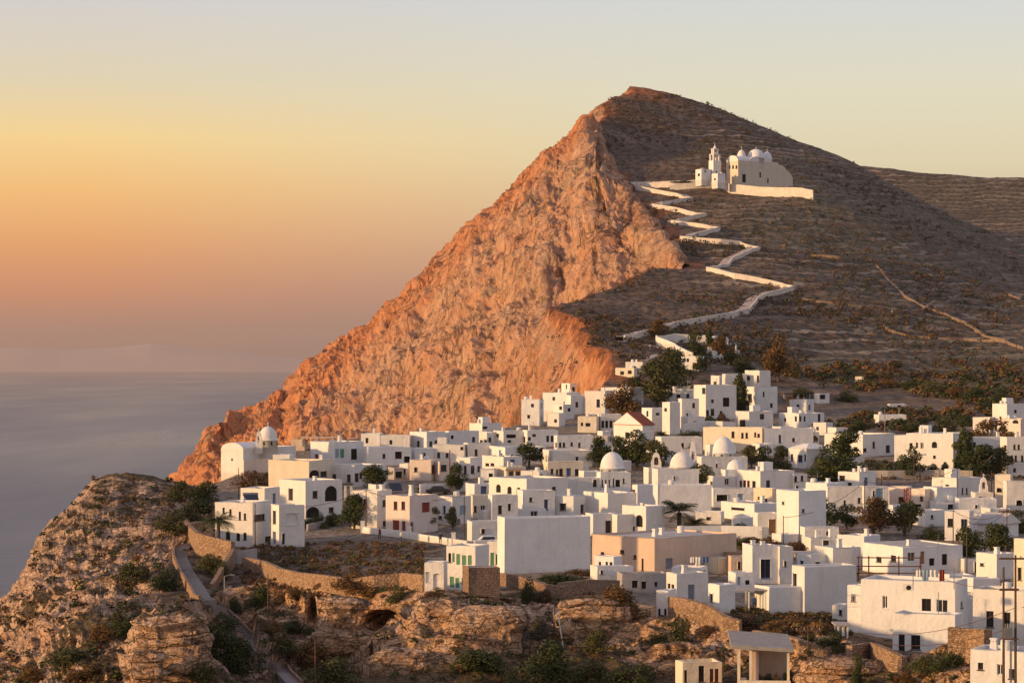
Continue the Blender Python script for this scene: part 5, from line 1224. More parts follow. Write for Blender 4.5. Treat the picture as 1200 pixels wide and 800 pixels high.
TR = '''
272 557 24 26 round leaf_dark | round dark tree against the lit wall of the domed cliff church
300 569 44 20 mound leaf_dry | long reddish-brown scrub below the domed cliff church
322 560 26 12 mound leaf_dark | dark bush at the corner of the big plain cream block
240 590 46 26 mound leaf_dark | wide dark bush on the saddle left of the domed church
212 585 34 22 mound leaf_olive | olive bush between the headland and the saddle
228 612 40 30 mound leaf_dark | dark thicket above the start of the stone stairs
200 622 30 26 mound leaf_olive | thicket on the shaded flank of the headland, near the stairs
372 618 30 18 mound leaf_dark | dense hedge clump under the two arches of the arched house
391 616 20 15 mound leaf_dark | small round hedge right of the dense hedge clump
415 620 34 34 round leaf_dark | dark tree by the roadside, left of the tall white house
437 575 40 25 round leaf_dark | wide round dark tree behind the roofs
532 577 24 30 round leaf_dark | dark leafy tree at the foot of the tall dark pole
580 544 16 9 mound leaf_dark | small bush beside the bluish cube
506 622 20 24 round leaf_olive | small round street tree behind the pillared wall
531 620 14 22 round leaf_olive | slimmer street tree right of the small round one
620 548 30 24 round leaf_dark | bushy garden tree among the upper roofs
468 540 8 9 mound leaf_dark | little dark bush at the wide shaded house
732 490 38 36 round leaf_brown | brown-green tree left of the red-tiled roof
770 478 52 46 round leaf_olive | largest olive-green tree, above the white house right of the red roof
790 455 44 38 round leaf_olive | tall olive tree uphill of the largest one
752 462 34 22 mound leaf_dark | dark bush at the left foot of the largest olive-green tree
726 545 22 30 round leaf_dark | dark pointed tree behind the large ribbed dome
745 548 44 36 round leaf_dark | left mass of the great leafy clump behind the churches
768 552 36 30 round leaf_olive | right mass of the great leafy clump behind the churches
700 548 24 30 round leaf_dark | dark tree squeezed between the cream house and the ribbed dome
806 518 30 14 mound leaf_dark | low dark hedge above the shaded wall house
867 486 18 40 column leaf_dark | dark cypress in the middle of the hillside block
874 488 20 22 round leaf_dark | drooping dark tree right of the cypress
832 500 20 13 mound leaf_dark | low bush under the many-windowed block
846 500 18 16 mound leaf_dry | brownish bush in front of the many-windowed block
881 548 22 22 round leaf_olive | left tree of the row behind the churches' domes
896 552 22 26 round leaf_dark | middle tree of the row behind the churches' domes
912 552 26 20 mound leaf_dark | right bush of the row behind the churches' domes
916 541 18 16 round leaf_olive | light tree near the small pale hipped roof
947 528 22 20 round leaf_brown | autumn-brown shrub against the shaded long wall
909 560 26 14 mound leaf_dark | dark shrub left of the three dark windows house
823 571 24 24 round leaf_dark | round tree between the two groups of domes
975 570 54 36 round leaf_dark | great dark tree clump left of the rooftop lookout
992 552 42 40 round leaf_dark | tall dark tree behind the great clump, below the long pinkish house
960 556 30 22 mound leaf_dark | lower left lobe bush of the great clump
926 478 10 12 round leaf_brown | tiny brown tree beside the small flat house
1031 557 52 20 mound leaf_dark | long dark hedge in front of the pinkish-lit wall house
1069 560 28 30 round leaf_dark | dark garden tree left under the broad sunlit house
1094 557 16 14 mound leaf_dark | small bush in the middle under the broad sunlit house
1108 558 9 14 column leaf_dark | slim little cypress under the broad sunlit house
1130 556 21 46 column leaf_dark | ivy-dark cypress hugging the corner of the broad sunlit house
1155 532 46 36 round leaf_brown | big orange-brown tree at the right
1176 522 22 18 round leaf_olive | green tree at the right flank of the orange-brown tree
1150 562 42 34 round leaf_dark | dark green tree below the orange-brown tree
1172 560 26 30 round leaf_olive | olive tree near the bluish house at the right edge
1044 454 18 10 mound leaf_brown | orange bush on the slope near the lone yellowish hut
1019 452 18 9 mound leaf_olive | olive bush right beside the lone yellowish hut
1095 462 34 15 mound leaf_olive | left bush of the green belt on the slope
1118 466 22 14 mound leaf_brown | brownish bush in the green belt on the slope
1141 470 34 16 mound leaf_dark | widest dark bush of the green belt on the slope
1175 474 26 14 mound leaf_dark | right end bush of the green belt on the slope
1068 455 24 10 mound leaf_dark | low dark bush at the left start of the green belt
1105 505 28 18 mound leaf_olive | olive scrub above the broad sunlit house
1075 506 40 12 mound leaf_dark | dark scrub behind the chimneys of the broad sunlit house
1054 504 20 14 mound leaf_dark | dark shrub right of the outbuilding with the blue window
1003 508 32 16 mound leaf_dark | dark shrub left of the outbuilding with the blue window
1135 498 26 14 mound leaf_dark | scrub left of the low white house behind the orange tree
993 470 26 14 mound leaf_dark | dark bush below the open-sided white shelter
940 466 24 12 mound leaf_olive | bush above the small flat house on the slope
770 395 19 17 round leaf_brown | brownish tree where the path passes above the cemetery
788 398 14 10 mound leaf_dark | dark bush touching the path by the brownish tree
815 422 20 30 round leaf_dark | dark tree inside the front corner of the cemetery
820 436 16 18 round leaf_dark | dark tree beside the house with the reddish door
831 408 8 20 column leaf_dark | slender cypress left of the pointed cemetery chapel
846 418 22 20 round leaf_brown | russet bush right of the pointed cemetery chapel
858 426 22 16 mound leaf_olive | olive bush at the cemetery's right end
871 436 28 20 mound leaf_dark | dark bush just above the crest of the white block
912 447 34 46 round leaf_brown | tall brown-green tree alone right of the crest
930 442 16 20 mound leaf_olive | low green bush at the foot of the tall brown-green tree
852 208 9 8 round leaf_dark | dark bush in front of the mountain church facade
890 213 10 9 round leaf_dark | dark tree beside the mountain church's right wing
922 216 12 9 mound leaf_dark | dark shrub behind the right end of the enclosure wall
834 213 5 5 mound leaf_dark | smallest bush near the mountain bell tower
800 216 30 4 mound leaf_dark | low clipped hedge on the mountain terrace
1024 626 40 36 round leaf_brown | golden-green tree over the long porch building
1060 628 42 34 round leaf_olive | broad olive tree beside the golden-green one
992 620 22 26 round leaf_dark | dark tree left of the golden-green tree
1093 631 30 16 mound leaf_dark | dark hedge left of the sunlit house with two tall windows
1133 668 32 42 round leaf_dark | tall dark tree between the long porch and the poles
1166 652 42 32 round leaf_dark | dense dark tree under the pale pitched roof
1120 668 13 24 round leaf_olive | small bright tree by the porch wall
1184 622 30 22 round leaf_dark | rounded dark tree near the low black arch
1198 624 18 16 mound leaf_olive | green bush at the right edge under the black arch
865 631 38 18 mound leaf_dark | dark hedge behind the pale garden wall
838 630 26 10 mound leaf_dark | lower hedge between palm and dark hedge
965 622 38 34 round leaf_dark | big round dark tree beside the tall blank wall house
871 640 26 12 mound leaf_dark | scrub at the foot of the pale garden wall
905 642 40 10 mound leaf_dry | dry brown scrub under the tan gate
935 645 30 10 mound leaf_dry | dry scrub above the awning house
820 668 30 15 mound leaf_olive | olive hedge behind the little cream cube
657 684 62 13 mound leaf_dark | long dark hedge under the huge grey wall
680 673 30 8 mound leaf_dry | dry bush left of the courtyard wall block
620 703 24 26 mound leaf_dark | dark bush hanging right of the brown stone house
640 706 20 16 mound leaf_dry | russet bush beside the hanging dark bush
720 722 62 36 mound leaf_brown | largest dome-shaped brown bush on the cliff
716 692 16 9 mound leaf_dark | small dark bush on top of the cliff by the shed row
798 762 24 46 mound leaf_dark | dark creeper hanging down the cliff under the slit-window hut
772 755 26 18 mound leaf_olive | green bush on the cliff left of the creeper
828 748 26 16 mound leaf_dry | dry bush under the pinkish terrace wall
876 734 52 15 mound leaf_dry | wide dry brush in the plot below the blank pinkish building
925 738 50 16 mound leaf_brown | brown brush in the middle of the fenced plot
900 748 34 10 mound leaf_olive | olive brush near the corner of the fenced plot
978 766 32 22 round leaf_dark | round dark bush left of the large sunlit house
950 752 22 10 mound leaf_dark | flat dark bush beside the metal mast
1086 788 40 20 mound leaf_olive | olive bush in front of the glazed door
1112 786 40 22 mound leaf_dark | dark bush on the orange rock at lower right
1004 806 18 46 mound leaf_dark | tall dark creeper on the rock at bottom right
1060 800 24 14 mound leaf_brown | brown bush at the bottom below the stone wall
701 764 34 27 mound leaf_olive | heart-shaped green bush on the pale cliff
650 800 60 50 mound leaf_dark | big dark bush at the bottom centre
690 806 44 34 mound leaf_olive | green bush right of the big one at the bottom
738 806 50 34 mound leaf_dark | dark bush at the bottom, right of centre
600 812 40 30 mound leaf_olive | low bush at the bottom under the boulder
558 786 58 26 mound leaf_dark | wide dark bush in the hollow under the big boulder
632 748 36 24 mound leaf_grey | pale grey bush on the rock face
422 697 66 24 mound leaf_brown | long brown domed bush before the wavy stone wall
464 706 30 20 mound leaf_olive | olive bush right of the long brown domed one
512 700 26 12 mound leaf_dry | dry bush at the foot of the arched terrace wing
245 672 34 24 mound leaf_olive | light green bush inside the bend of the stairs
262 678 20 20 mound leaf_olive | second green bush against the curved retaining wall
303 712 28 26 mound leaf_dark | dark bush below the left end of the wavy wall
276 716 22 18 mound leaf_dark | dark bush by the lamp post on the slope
330 706 26 16 mound leaf_dry | reddish bush under the wavy wall
346 700 22 12 mound leaf_brown | brown bush just under the wavy wall's bend
370 712 26 18 mound leaf_dry | dry tuft at the top of the vertical crack
159 684 36 28 mound leaf_olive | green bush on the headland flank, left of two
192 690 32 28 mound leaf_dark | round dark bush on the headland flank, right of two
143 742 34 32 mound leaf_dark | dark bush low on the headland slope
120 752 28 22 mound leaf_brown | brown bush left of the low dark one on the headland
172 752 24 30 mound leaf_olive | olive bush beside the layered rock outcrop
75 782 62 26 mound leaf_olive | wide green bush near the bottom left corner
40 795 40 18 mound leaf_brown | brown scrub in the bottom left corner
105 795 44 18 mound leaf_brown | russet scrub right of the bottom left corner
250 772 60 40 mound leaf_dark | dark mass of shrub right of the layered outcrop
285 790 50 40 mound leaf_dark | dark shrub beside the descending footpath
235 802 44 30 mound leaf_olive | green shrub at the bottom beside the outcrop
262 738 40 20 mound leaf_dark | dark shrub just below the stair landing
330 762 46 22 mound leaf_olive | olive shrub right of the footpath
365 778 50 26 mound leaf_brown | brown-green shrub in the valley under the cliff
395 800 60 30 mound leaf_olive | wide shrub at the bottom left of the cave cliff
350 742 34 16 mound leaf_dark | dark shrub below the crack in the cliff
320 740 30 14 mound leaf_brown | brown shrub above the footpath
500 746 20 18 mound leaf_grey | greyish bush between the cave and the boulder
200 745 24 8 mound leaf_olive | thin grass clump on the layered outcrop
660 712 10 12 mound leaf_dark | tiny dark tuft on the pale rock face
'''
for ln in TR.strip().splitlines():
    a, lab = [x.strip() for x in ln.split('|')]; a = a.split()
    px, py, w_, h_ = map(float, a[:4]); g = 'bushes on the rocks and slopes' if a[4] == 'mound' else 'trees between the houses'
    wh = 'g' if py < 640 and px > 250 else 'gfh'
    tree(px, py, w_, h_, a[4], a[5], lab, g, which=wh)
# scattered low scrub nobody could count
def scrub(name, label, spots, mats, seed, nleaf=26, size=(.5, 1.4)):
    rnd = random.Random(seed); V = []; Fc = []; mi = []
    for p, s in spots:
        m = rnd.randrange(len(mats)); r = s * rnd.uniform(*size); k0 = len(Fc)
        v, f = leaf_cloud(rnd, nleaf, [(0, 0, .3, .5, .5, .38)], .2)
        o = len(V); V += [Vector((p.x + q.x * r, p.y + q.y * r, p.z + q.z * r * .8)) for q in v]; Fc += [tuple(i + o for i in q) for q in f]; mi += [m] * (len(Fc) - k0)
    me = bpy.data.meshes.new(name); me.from_pydata(V, [], Fc)
    for m in mats: me.materials.append(M[m])
    me.polygons.foreach_set('material_index', mi); o = bpy.data.objects.new(name, me); COL.objects.link(o)
    tag(o, label, 'shrubs', kind='stuff')
def spots(n, x0, x1, y0, y1, which, seed, ok=lambda x, y, h: True, s=1.0):
    rnd = random.Random(seed); out = []
    while n > 0:
        n -= 1; x = rnd.uniform(x0, x1); y = rnd.uniform(y0, y1); h = hit(x, y, which)
        if h and h[2].z > .25 and ok(x, y, h): out.append((h[0], s))
    return out
FR = lambda x, y, h: True
scrub('scrub', 'low scrub and dry grass tufts over the rocks in front', spots(900, 150, 1200, 690, 815, 'f', 5, lambda x, y, h: h[2].z > .62), ['leaf_dark', 'leaf_olive', 'leaf_brown', 'leaf_dry'], 1, size=(.35, 1.1))
scrub('scrub', 'low scrub spread over the headland', spots(480, -20, 260, 560, 815, 'h', 6, lambda x, y, h: h[2].z > .5), ['leaf_dark', 'leaf_dry', 'leaf_brown', 'leaf_olive'], 2, size=(.5, 1.6))
scrub('scrub', 'dry brush on the terrace between stone wall and road', spots(900, 285, 500, 636, 692, 'gf', 7, lambda x, y, h: y > 622 + (x - 285) * .06), ['leaf_dry', 'leaf_brown', 'leaf_dry', 'leaf_olive'], 3, size=(.35, 1.0))
def rnd_(x, y): return ((x * 12.9898 + y * 78.233) % 1.3) - .75
def _hs(x, y, h): return h[0].y > 590 and abs(h[2].y) < .95
scrub('scrub', 'dark maquis dotting the mountain slope', spots(13000, 640, 1200, 110, 500, 'g', 8, lambda x, y, h: h[0].y > 640 and h[2].z > .62 and vnoise(np.array([[h[0].x * .03, h[0].y * .03, 0]]), 3)[0] > rnd_(x, y) and not (y > 430 and x < 960)), ['leaf_dark', 'leaf_dry', 'leaf_dry', 'leaf_brown'], 4, nleaf=9, size=(1.2, 3.2))
scrub('scrub', 'garden weeds among the village plots', spots(700, 860, 1000, 715, 745, 'gf', 9) + spots(500, 980, 1200, 540, 562, 'g', 10) + spots(400, 860, 1000, 628, 646, 'g', 12), ['leaf_dry', 'leaf_brown', 'leaf_olive'], 5, size=(.4, 1.2))

scrub('scrub', 'dry bushes on the lower slope behind the last houses', spots(1100, 915, 1200, 425, 505, 'g', 31, lambda x, y, h: 545 < h[0].y < 800 and vnoise(np.array([[h[0].x * .05, h[0].y * .04, 0]]), 9)[0] > .12), ['leaf_dark', 'leaf_olive', 'leaf_dry', 'leaf_brown'], 6, nleaf=26, size=(.9, 3.4))
# ------------------------------------------------------------------ poles, cables, small fittings
def pole(px, yt, yb, label, rpx=.5, mat='polewood', arms=(), group='utility poles', d=None, lean=0, name='utility_pole'):
    p = at(px, yb, d) if d else (ground(px, yb) or at(px, yb, 300)); h = (yb - yt) / F * p.y; r = max(.07, rpx / F * p.y)
    root = empty(name, p); tag(root, label, 'lamp post' if name == 'lamp_post' else 'pole', group); mb = MB(); mb.tube((0, 0, -1), (lean * h, 0, h), r * 1.15, r * .8, 8); mb.build('post', M[mat], root)
    for zf, wm, in arms:
        q = MB(); q.box(lean * h * zf - wm / 2, -.09 - r, h * zf - .07, lean * h * zf + wm / 2, .09 - r, h * zf + .07); c = q.build('crossarm', M[mat], root)
        for k in (-.45, -.15, .15, .45):
            i_ = MB(); i_.lathe([(.05, h * zf + .07), (.06, h * zf + .16), (.03, h * zf + .22)], lean * h * zf + wm * k, -r, 8); i_.build('insulator', M['concrete'], c)
    return root, p, h
PL = '''
279.5 548 585 .5 polewood 0 | thin pole rising behind the leftmost two-storey house
299 590 652 .6 polewood 0 | dark pole in front of the leftmost two-storey house
429 574 622 .6 rust 0 | pair-thick dark pole beside the roadside tree
527 527 577 .6 rust 0 | tall dark pole among the roofs left of the four-window house
544 578 640 .6 polewood 0 | dark pole in front of the pale blue door house
580 548 566 .4 metal 0 | thin grey pole by the columned porch
896.5 545 574 .5 polewood 0 | black pole rising over the rounded cream house
796 536 562 .5 rust 0 | rust-red pole on the roof of the low-domed church
956 556 582 .4 polewood 1 | pole with a short crossarm left of the great tree clump
1037 479 514 .5 metal 0 | pale pole on the slope above the pinkish-lit wall house
1071 532 562 .5 polewood 1 | left pole of the pair before the broad sunlit house
1078 530 566 .5 polewood 1 | right pole of the pair before the broad sunlit house
1122 547 585 .5 polewood 0 | thin pole in front of the stepped roof house
1162 551 580 .4 polewood 0 | thin pole right of the tiny chapel
1033 555 572 .4 polewood 0 | short pole behind the rooftop lookout
1013 562 606 .5 polewood 0 | pole touching the left of the light bluish house
1117 596 636 .5 polewood 0 | left pole of the close pair at the two tall windows
1133 608 674 .6 polewood 0 | long pole below the two tall windows
1180 595 652 .6 rust 1 | reddish pole with crossarm in front of the pale pitched roof
918 604 642 .6 polewood 0 | pole against the tall sunlit blank wall
852 648 674 .5 polewood 0 | pole left of the timber pergola
947 733 806 .5 polewood 1 | slim mast with short arms right of the porch pavilion
649 711 746 .4 metal 0 | thin post on the rock face left of the leaning one
314 672 725 .6 polewood 0 | brown pole on the slope below the wavy wall
369.5 749 806 .6 rust 0 | reddish pole rising from the bottom in the valley
320 767 806 .7 polewood 0 | right post of the close pair near the bottom left
315 770 806 .5 polewood 0 | left post of the close pair near the bottom left
1034 347 376 .5 rust 0 | lone post on the open hillside
1191 392 413 .5 polewood 0 | post on the hillside near the right edge
900 304 325 .4 rust 0 | tiny post near the middle bend of the zigzag path
27 778 806 .7 metal 0 | pale post at the bottom left corner
1095 420 434 .3 polewood 0 | smallest far post on the slope
'''
for ln in PL.strip().splitlines():
    a, lab = [x.strip() for x in ln.split('|')]; a = a.split()
    pole(float(a[0]), float(a[1]), float(a[2]), lab, float(a[3]), a[4], ((.93, 2.2),) if a[5] == '1' else ())
pole(662, 717, 762, 'leaning white post on the rock face', .7, 'whitewood', lean=-.18)
# lamp
r_, p_, h_ = pole(263, 675, 708, 'lamp post with a bent arm beside the stair landing', .5, 'metal', name='lamp_post', group=None)
q = MB(); q.tube((0, 0, h_), (.9, -.1, h_ + .25), .05, .05); q.build('arm', M['metal'], r_); q = MB(); q.box(.7, -.25, h_ + .12, 1.2, .05, h_ + .22); q.build('lamp_head', M['metal'], r_)
# twin transformer poles
ra, pa, ha = pole(1176, 664, 812, 'left thick pole of the paired big poles', 1.5, 'polewood', (), d=189)
rb_, pb, hb = pole(1190, 650, 812, 'right taller pole of the paired big poles, carrying a transformer', 1.5, 'polewood', ((.975, 2.6),), d=189)
q = MB(); zb = hb * .75; q.box(-1.25, -.12, zb - .08, .25, .12, zb + .08); q.build('crossarm', M['rust'], rb_)
q = MB(); q.box(-.95, -.34, hb * .40, -.28, .30, hb * .40 + .85); tr_ = q.build('transformer', M['metal'], rb_)
for k in (-.8, -.6, -.4): q = MB(); q.lathe([(.05, hb * .40 + .85), (.08, hb * .40 + 1.0), (.04, hb * .40 + 1.15)], k, 0, 8); q.build('insulator', M['concrete'], tr_)
q = MB(); q.box(-1.05, -.4, hb * .40 - .1, .15, .35, hb * .40 - .003); q.build('platform', M['rust'], rb_)
q = MB(); q.tube((-.42, -.1, 0), (-.42, -.1, hb * .38), .05); q.tube((-.32, -.1, 0), (-.32, -.1, hb * .38), .03); q.build('conduit', M['metal'], rb_)
def cable(a, b, sag, label, r=.025, grp='overhead cables'):
    a, b = Vector(a), Vector(b); n = 24; pts = []
    for i in range(n + 1): t = i / n; v = a.lerp(b, t); v.z -= sag * 4 * t * (1 - t); pts.append(v - a)
    mb = MB()
    for u, v in zip(pts, pts[1:]): mb.tube(u, v, r, r, 5)
    o = mb.build('cable', M['rust']); o.location = a; tag(o, label, 'cable', grp)
top = pb + Vector((0, 0, hb * .75))
cable(at(993, 744, 232), pa + Vector((0, 0, ha * .5)), 1.1, 'lower cable sagging across the front of the large sunlit house')
cable(at(1010, 741, 232), pb + Vector((0, 0, hb * .62)), .9, 'upper cable sagging across the front of the large sunlit house')
cable(pb + Vector((.5, 0, hb * .62)), at(1230, 690, 205), .3, 'cable leaving the transformer pole toward the right edge')
cable(at(1075, 663, 262), pb + Vector((-.8, 0, hb * .75)), .6, 'cable from the roof frame to the big poles')
cable(at(947, 735, 228), at(860, 770, 225), .8, 'cable from the slim mast over the porch pavilion')
# red lattice mast
p_ = ground(1063, 606); hh = 34 / F * p_.y; mb = MB()
rt = empty('lattice_mast', p_); tag(rt, 'tall rust-red lattice mast beside the pink cubes', 'mast')
for x, y in ((-.5, -.3), (.5, -.3), (0, .5)): q = MB(); q.tube((x, y, -.5), (x, y, hh), .09, .09, 6); q.build('leg', M['red'], rt)
q = MB()
for k in range(7):
    z0, z1 = hh * k / 7, hh * (k + 1) / 7
    for (a, b) in (((-.5, -.3), (.5, -.3)), ((.5, -.3), (0, .5)), ((0, .5), (-.5, -.3))): q.tube((*a, z0), (*b, z1), .05, .05, 4)
q.build('bracing', M['red'], rt)
def rect_frame(name, label, cat, P, phi): r = empty(name, P, phi); return tag(r, label, cat)
def canopy(px0, px1, yt, yb, label, depth=3.0, mat='darkwood', d=None, phi=0, name='pergola', slats=True, postm='whitewood', th=.15):
    p0 = at(px0, yb, d) if d else ground(px0, yb); s = p0.y / F; w = (px1 - px0) * s; h = (yb - yt) * s; rt = empty(name, p0, phi); tag(rt, label, name.replace('_', ' '))
    for x in (0, w / 2, w):
        for y in (0, depth): q = MB(); q.box(x - .08, y - .08, -.3, x + .08, y + .08, h - th); q.build('post', M[postm], rt)
    q = MB(); q.box(-.3, -.3, h - th, w + .3, depth + .3, h); q.build('canopy', M[mat], rt)
    return rt
canopy(858, 897, 690, 716, 'terrace canopy with thin posts and a greyish roof', 3.2, 'grey')
canopy(353, 390, 512, 521, 'thin roof canopy over the three coloured doors house', 3, 'beige', d=480)
canopy(854, 876, 648, 656, 'thin timber pergola on the brown-shaded cube', 2.5, 'tan', d=300)
canopy(397, 411, 567, 586, 'dark pergola between the arched house and the long white house', 3, 'darkwood')
canopy(982, 993, 731, 744, 'small awning on posts beside the large sunlit house', 2.2, 'grey', d=236)
canopy(934, 962, 647, 656, 'flat awning on the terrace house left of the low-window cube', 2.5, 'beige', d=316)
canopy(920, 936, 461, 468, 'dark carport roof beside the tiny brown tree', 3, 'darkwood')
canopy(942, 956, 460, 467, 'dark flat shelter left of the open-sided white shelter', 3, 'darkwood')
canopy(594, 612, 550, 563, 'porch beam with posts before the two red windows', 1.6, 'tan')
# porch pavilion at the bottom
P0 = at(864, 806, 208); s = 208 / F; rt = tag(empty('pavilion', P0, R(-6)), 'open pavilion with a slanting grey roof and brick interior, bottom right', 'pavilion')
W, Dp, Hh = 62 * s, 4.2, 52 * s
q = MB(); q.add([(-.5, -.6, Hh - .05), (W + .3, -.6, Hh - .3), (W - .2, Dp + .8, Hh + .35), (-.9, Dp + .8, Hh + .6), (-.5, -.6, Hh - .35), (W + .3, -.6, Hh - .6), (W - .2, Dp + .8, Hh + .05), (-.9, Dp + .8, Hh + .3)], [(0, 1, 2, 3), (4, 7, 6, 5), (0, 4, 5, 1), (1, 5, 6, 2), (2, 6, 7, 3), (3, 7, 4, 0)]); q.build('roof', M['concrete'], rt)
for x, y in ((0, 0), (14 * s, -.2), (W - .3, 0), (0, Dp), (W - .3, Dp)): q = MB(); q.box(x, y, -2, x + .22, y + .22, Hh - .3); q.build('post', M['cream'], rt)
q = MB(); q.box(.0, -.35, -2, W, -.08, 10 * s); q.build('front_wall', M['cream'], rt)
q = MB(); q.box(20 * s, Dp - .3, -1, W - .3, Dp - .05, Hh - .2); q.box(14 * s + .23, .3, 0, 14 * s + .8, Dp - .31, Hh - .4); q.build('brick_wall', M['beige'], rt)
q = MB(); q.box(0, -.07, -2, W - .31, Dp - .32, .6 * 10 * s); q.build('floor', M['concrete'], rt)
for k in range(5):
    o = bpy.data.objects.new('potted_plant', crown_with('mound', k, 'leaf_brown' if k % 2 else 'leaf_dark')); COL.objects.link(o)
    o.location = P0 + Vector((1.2 + k * .75, .5 + .2 * (k % 3), .6 * 10 * s)); o.scale = (.8, .8, .9); o.rotation_euler.z = k; tag(o, ['dark plant in the pavilion, leftmost of five', 'rusty plant second from left in the pavilion', 'dark plant in the middle of the pavilion', 'rusty plant second from right in the pavilion', 'dark plant rightmost in the pavilion'][k], 'plant', 'plants inside the pavilion')
# steel roof frame
P0 = at(1006, 674, 262); s = 262 / F; rt = tag(empty('steel_frame', P0, R(-3)), 'rusty steel pergola frame on the roof above the large sunlit house', 'pergola')
W = 72 * s
for x in (0, 12 * s, 47 * s, W): q = MB(); q.box(x - .07, -.07, -.6, x + .07, .07, 23 * s); q.build('post', M['rust'], rt)
for z in (21, 11, 3): q = MB(); q.box(-.2, -.055, z * s - .06, W + .2, .055, z * s + .06); q.build('rail', M['rust'], rt)
q = MB(); q.box(-.1, -.1, 0, .1, 3.2, .14); q.box(W - .1, -.1, 0, W + .1, 3.2, .14); q.build('beam', M['rust'], rt)
def railing(px0, px1, yt, yb, d, label, mat='whitewood', phi=0):
    P = at(px0, yb, d); s = d / F; w = (px1 - px0) * s; h = (yb - yt) * s; rt = tag(empty('balcony_railing', P, phi), label, 'railing', 'balcony railings')
    q = MB(); q.box(0, -.04, h - .06, w, .04, h); q.box(0, -.04, .0, w, .04, .05); q.build('rail', M[mat], rt); n = max(4, int(w / .16)); q = MB()
    for i in range(n + 1): x = w * i / n; q.box(x - .015, -.015, .05, x + .015, .015, h - .06)
    q.build('baluster', M[mat], rt)
railing(993, 1009, 697, 711, 229, 'white balcony railing on the left wing of the large sunlit house')
railing(890, 905, 666, 677, 296, 'blue balcony railing on the tall white tower house', 'blue')
railing(912, 926, 667, 676, 297, 'blue balcony railing on the bluish shaded wing', 'blue')
railing(498, 520, 653, 660, 284, 'terrace railing over the arched wing', 'paleblue')
railing(513, 528, 606, 612, 355, 'dark railing below the pale blue door', 'darkwood')
railing(1076, 1100, 525, 530, 497, 'thin railing of the broad sunlit house balcony', 'whitewood')
# solar panels
def solar(px, py, d, label, w=2.0):
    P = at(px, py, d); rt = tag(empty('solar_panel', P, R(20)), label, 'solar panel', 'solar water heaters on the roofs')
    q = MB(); q.add([(0, 0, .1), (w, 0, .1), (w, 1.2, 1.2), (0, 1.2, 1.2), (0, .08, .03), (w, .08, .03), (w, 1.28, 1.13), (0, 1.28, 1.13)], [(0, 1, 2, 3), (4, 7, 6, 5), (0, 4, 5, 1), (1, 5, 6, 2), (2, 6, 7, 3), (3, 7, 4, 0)]); q.build('collector', M['panel'], rt)
    q = MB(); q.tube((-.05, 1.45, 1.25), (w + .05, 1.45, 1.25), .24, .24, 12); q.build('tank', M['metal'], rt, smooth=False)
    q = MB()
    for x in (.1, w - .1): q.tube((x, 1.45, -.2), (x, 1.45, 1.05), .03)
    q.build('stand', M['metal'], rt)
solar(646, 574, 404, 'left solar panel leaning on the roof behind the blue-door house'); solar(652, 574, 406, 'right solar panel leaning on the roof behind the blue-door house')
solar(458, 575, 390, 'solar panel on the roof behind the pink house'); solar(379, 573, 403, 'solar panel on the arched house roof'); solar(288, 590, 340, 'solar panel on the leftmost two-storey house')
# air conditioner
P = at(1058.5, 692, 229.0); rt = tag(empty('air_conditioner', P, R(-14)), 'white air-conditioner box fixed high on the large sunlit house', 'air conditioner')
q = MB(); q.box(0, 0, 0, .9, .35, .62); q.build('casing', M['whitewood'], rt); q = MB(); q.lathe([(.23, 0), (.23, .03)], 0, 0, 16); o = q.build('fan_grille', M['void'], rt); o.rotation_euler = (R(90), 0, 0); o.location = (.5, -.002, .32)
# parked cars in the street behind the pink house
def car(px, py, label, mat, rot):
    P = ground(px, py); rt = tag(empty('parked_car', P, rot), label, 'car', 'cars parked in the lane')
    q = MB(); prof = [(-2, .35), (-2, .8), (-1.3, .92), (-.8, 1.42), (.7, 1.45), (1.3, .95), (1.95, .8), (2.0, .35)]; n = len(prof)
    q.add([(x, -.8 if z < 1 else -.66, z) for x, z in prof] + [(x, .8 if z < 1 else .66, z) for x, z in prof], [tuple(range(n)), tuple(range(2 * n - 1, n - 1, -1))] + [(i, n + i, n + (i + 1) % n, (i + 1) % n) for i in range(n)]); q.build('body', M[mat], rt)
    q = MB(); q.add([(-1.15, -.79, .98), (1.12, -.79, .98), (.62, -.68, 1.38), (-.74, -.68, 1.38)], [(0, 1, 2, 3)]); q.add([(-1.15, .79, .98), (1.12, .79, .98), (.62, .68, 1.38), (-.74, .68, 1.38)], [(0, 3, 2, 1)]); q.build('window', M['glass'], rt)
    for x in (-1.25, 1.25):
        for y in (-.82, .62): q = MB(); q.lathe([(.32, 0), (.32, .2)], 0, 0, 14); o = q.build('wheel', M['void'], rt); o.rotation_euler = (R(-90), 0, 0); o.location = (x, y, .32)
M['carblack'] = mat_flat('dark_car_paint', (.02, .02, .025), .3, spec=.5); M['carwhite'] = mat_flat('white_car_paint', (.6, .6, .6), .35, spec=.5)
car(513, 579, 'dark parked car in the lane behind the pink house', 'carblack', .1)
car(503, 576, 'second dark car, left behind the first one', 'carblack', .2)
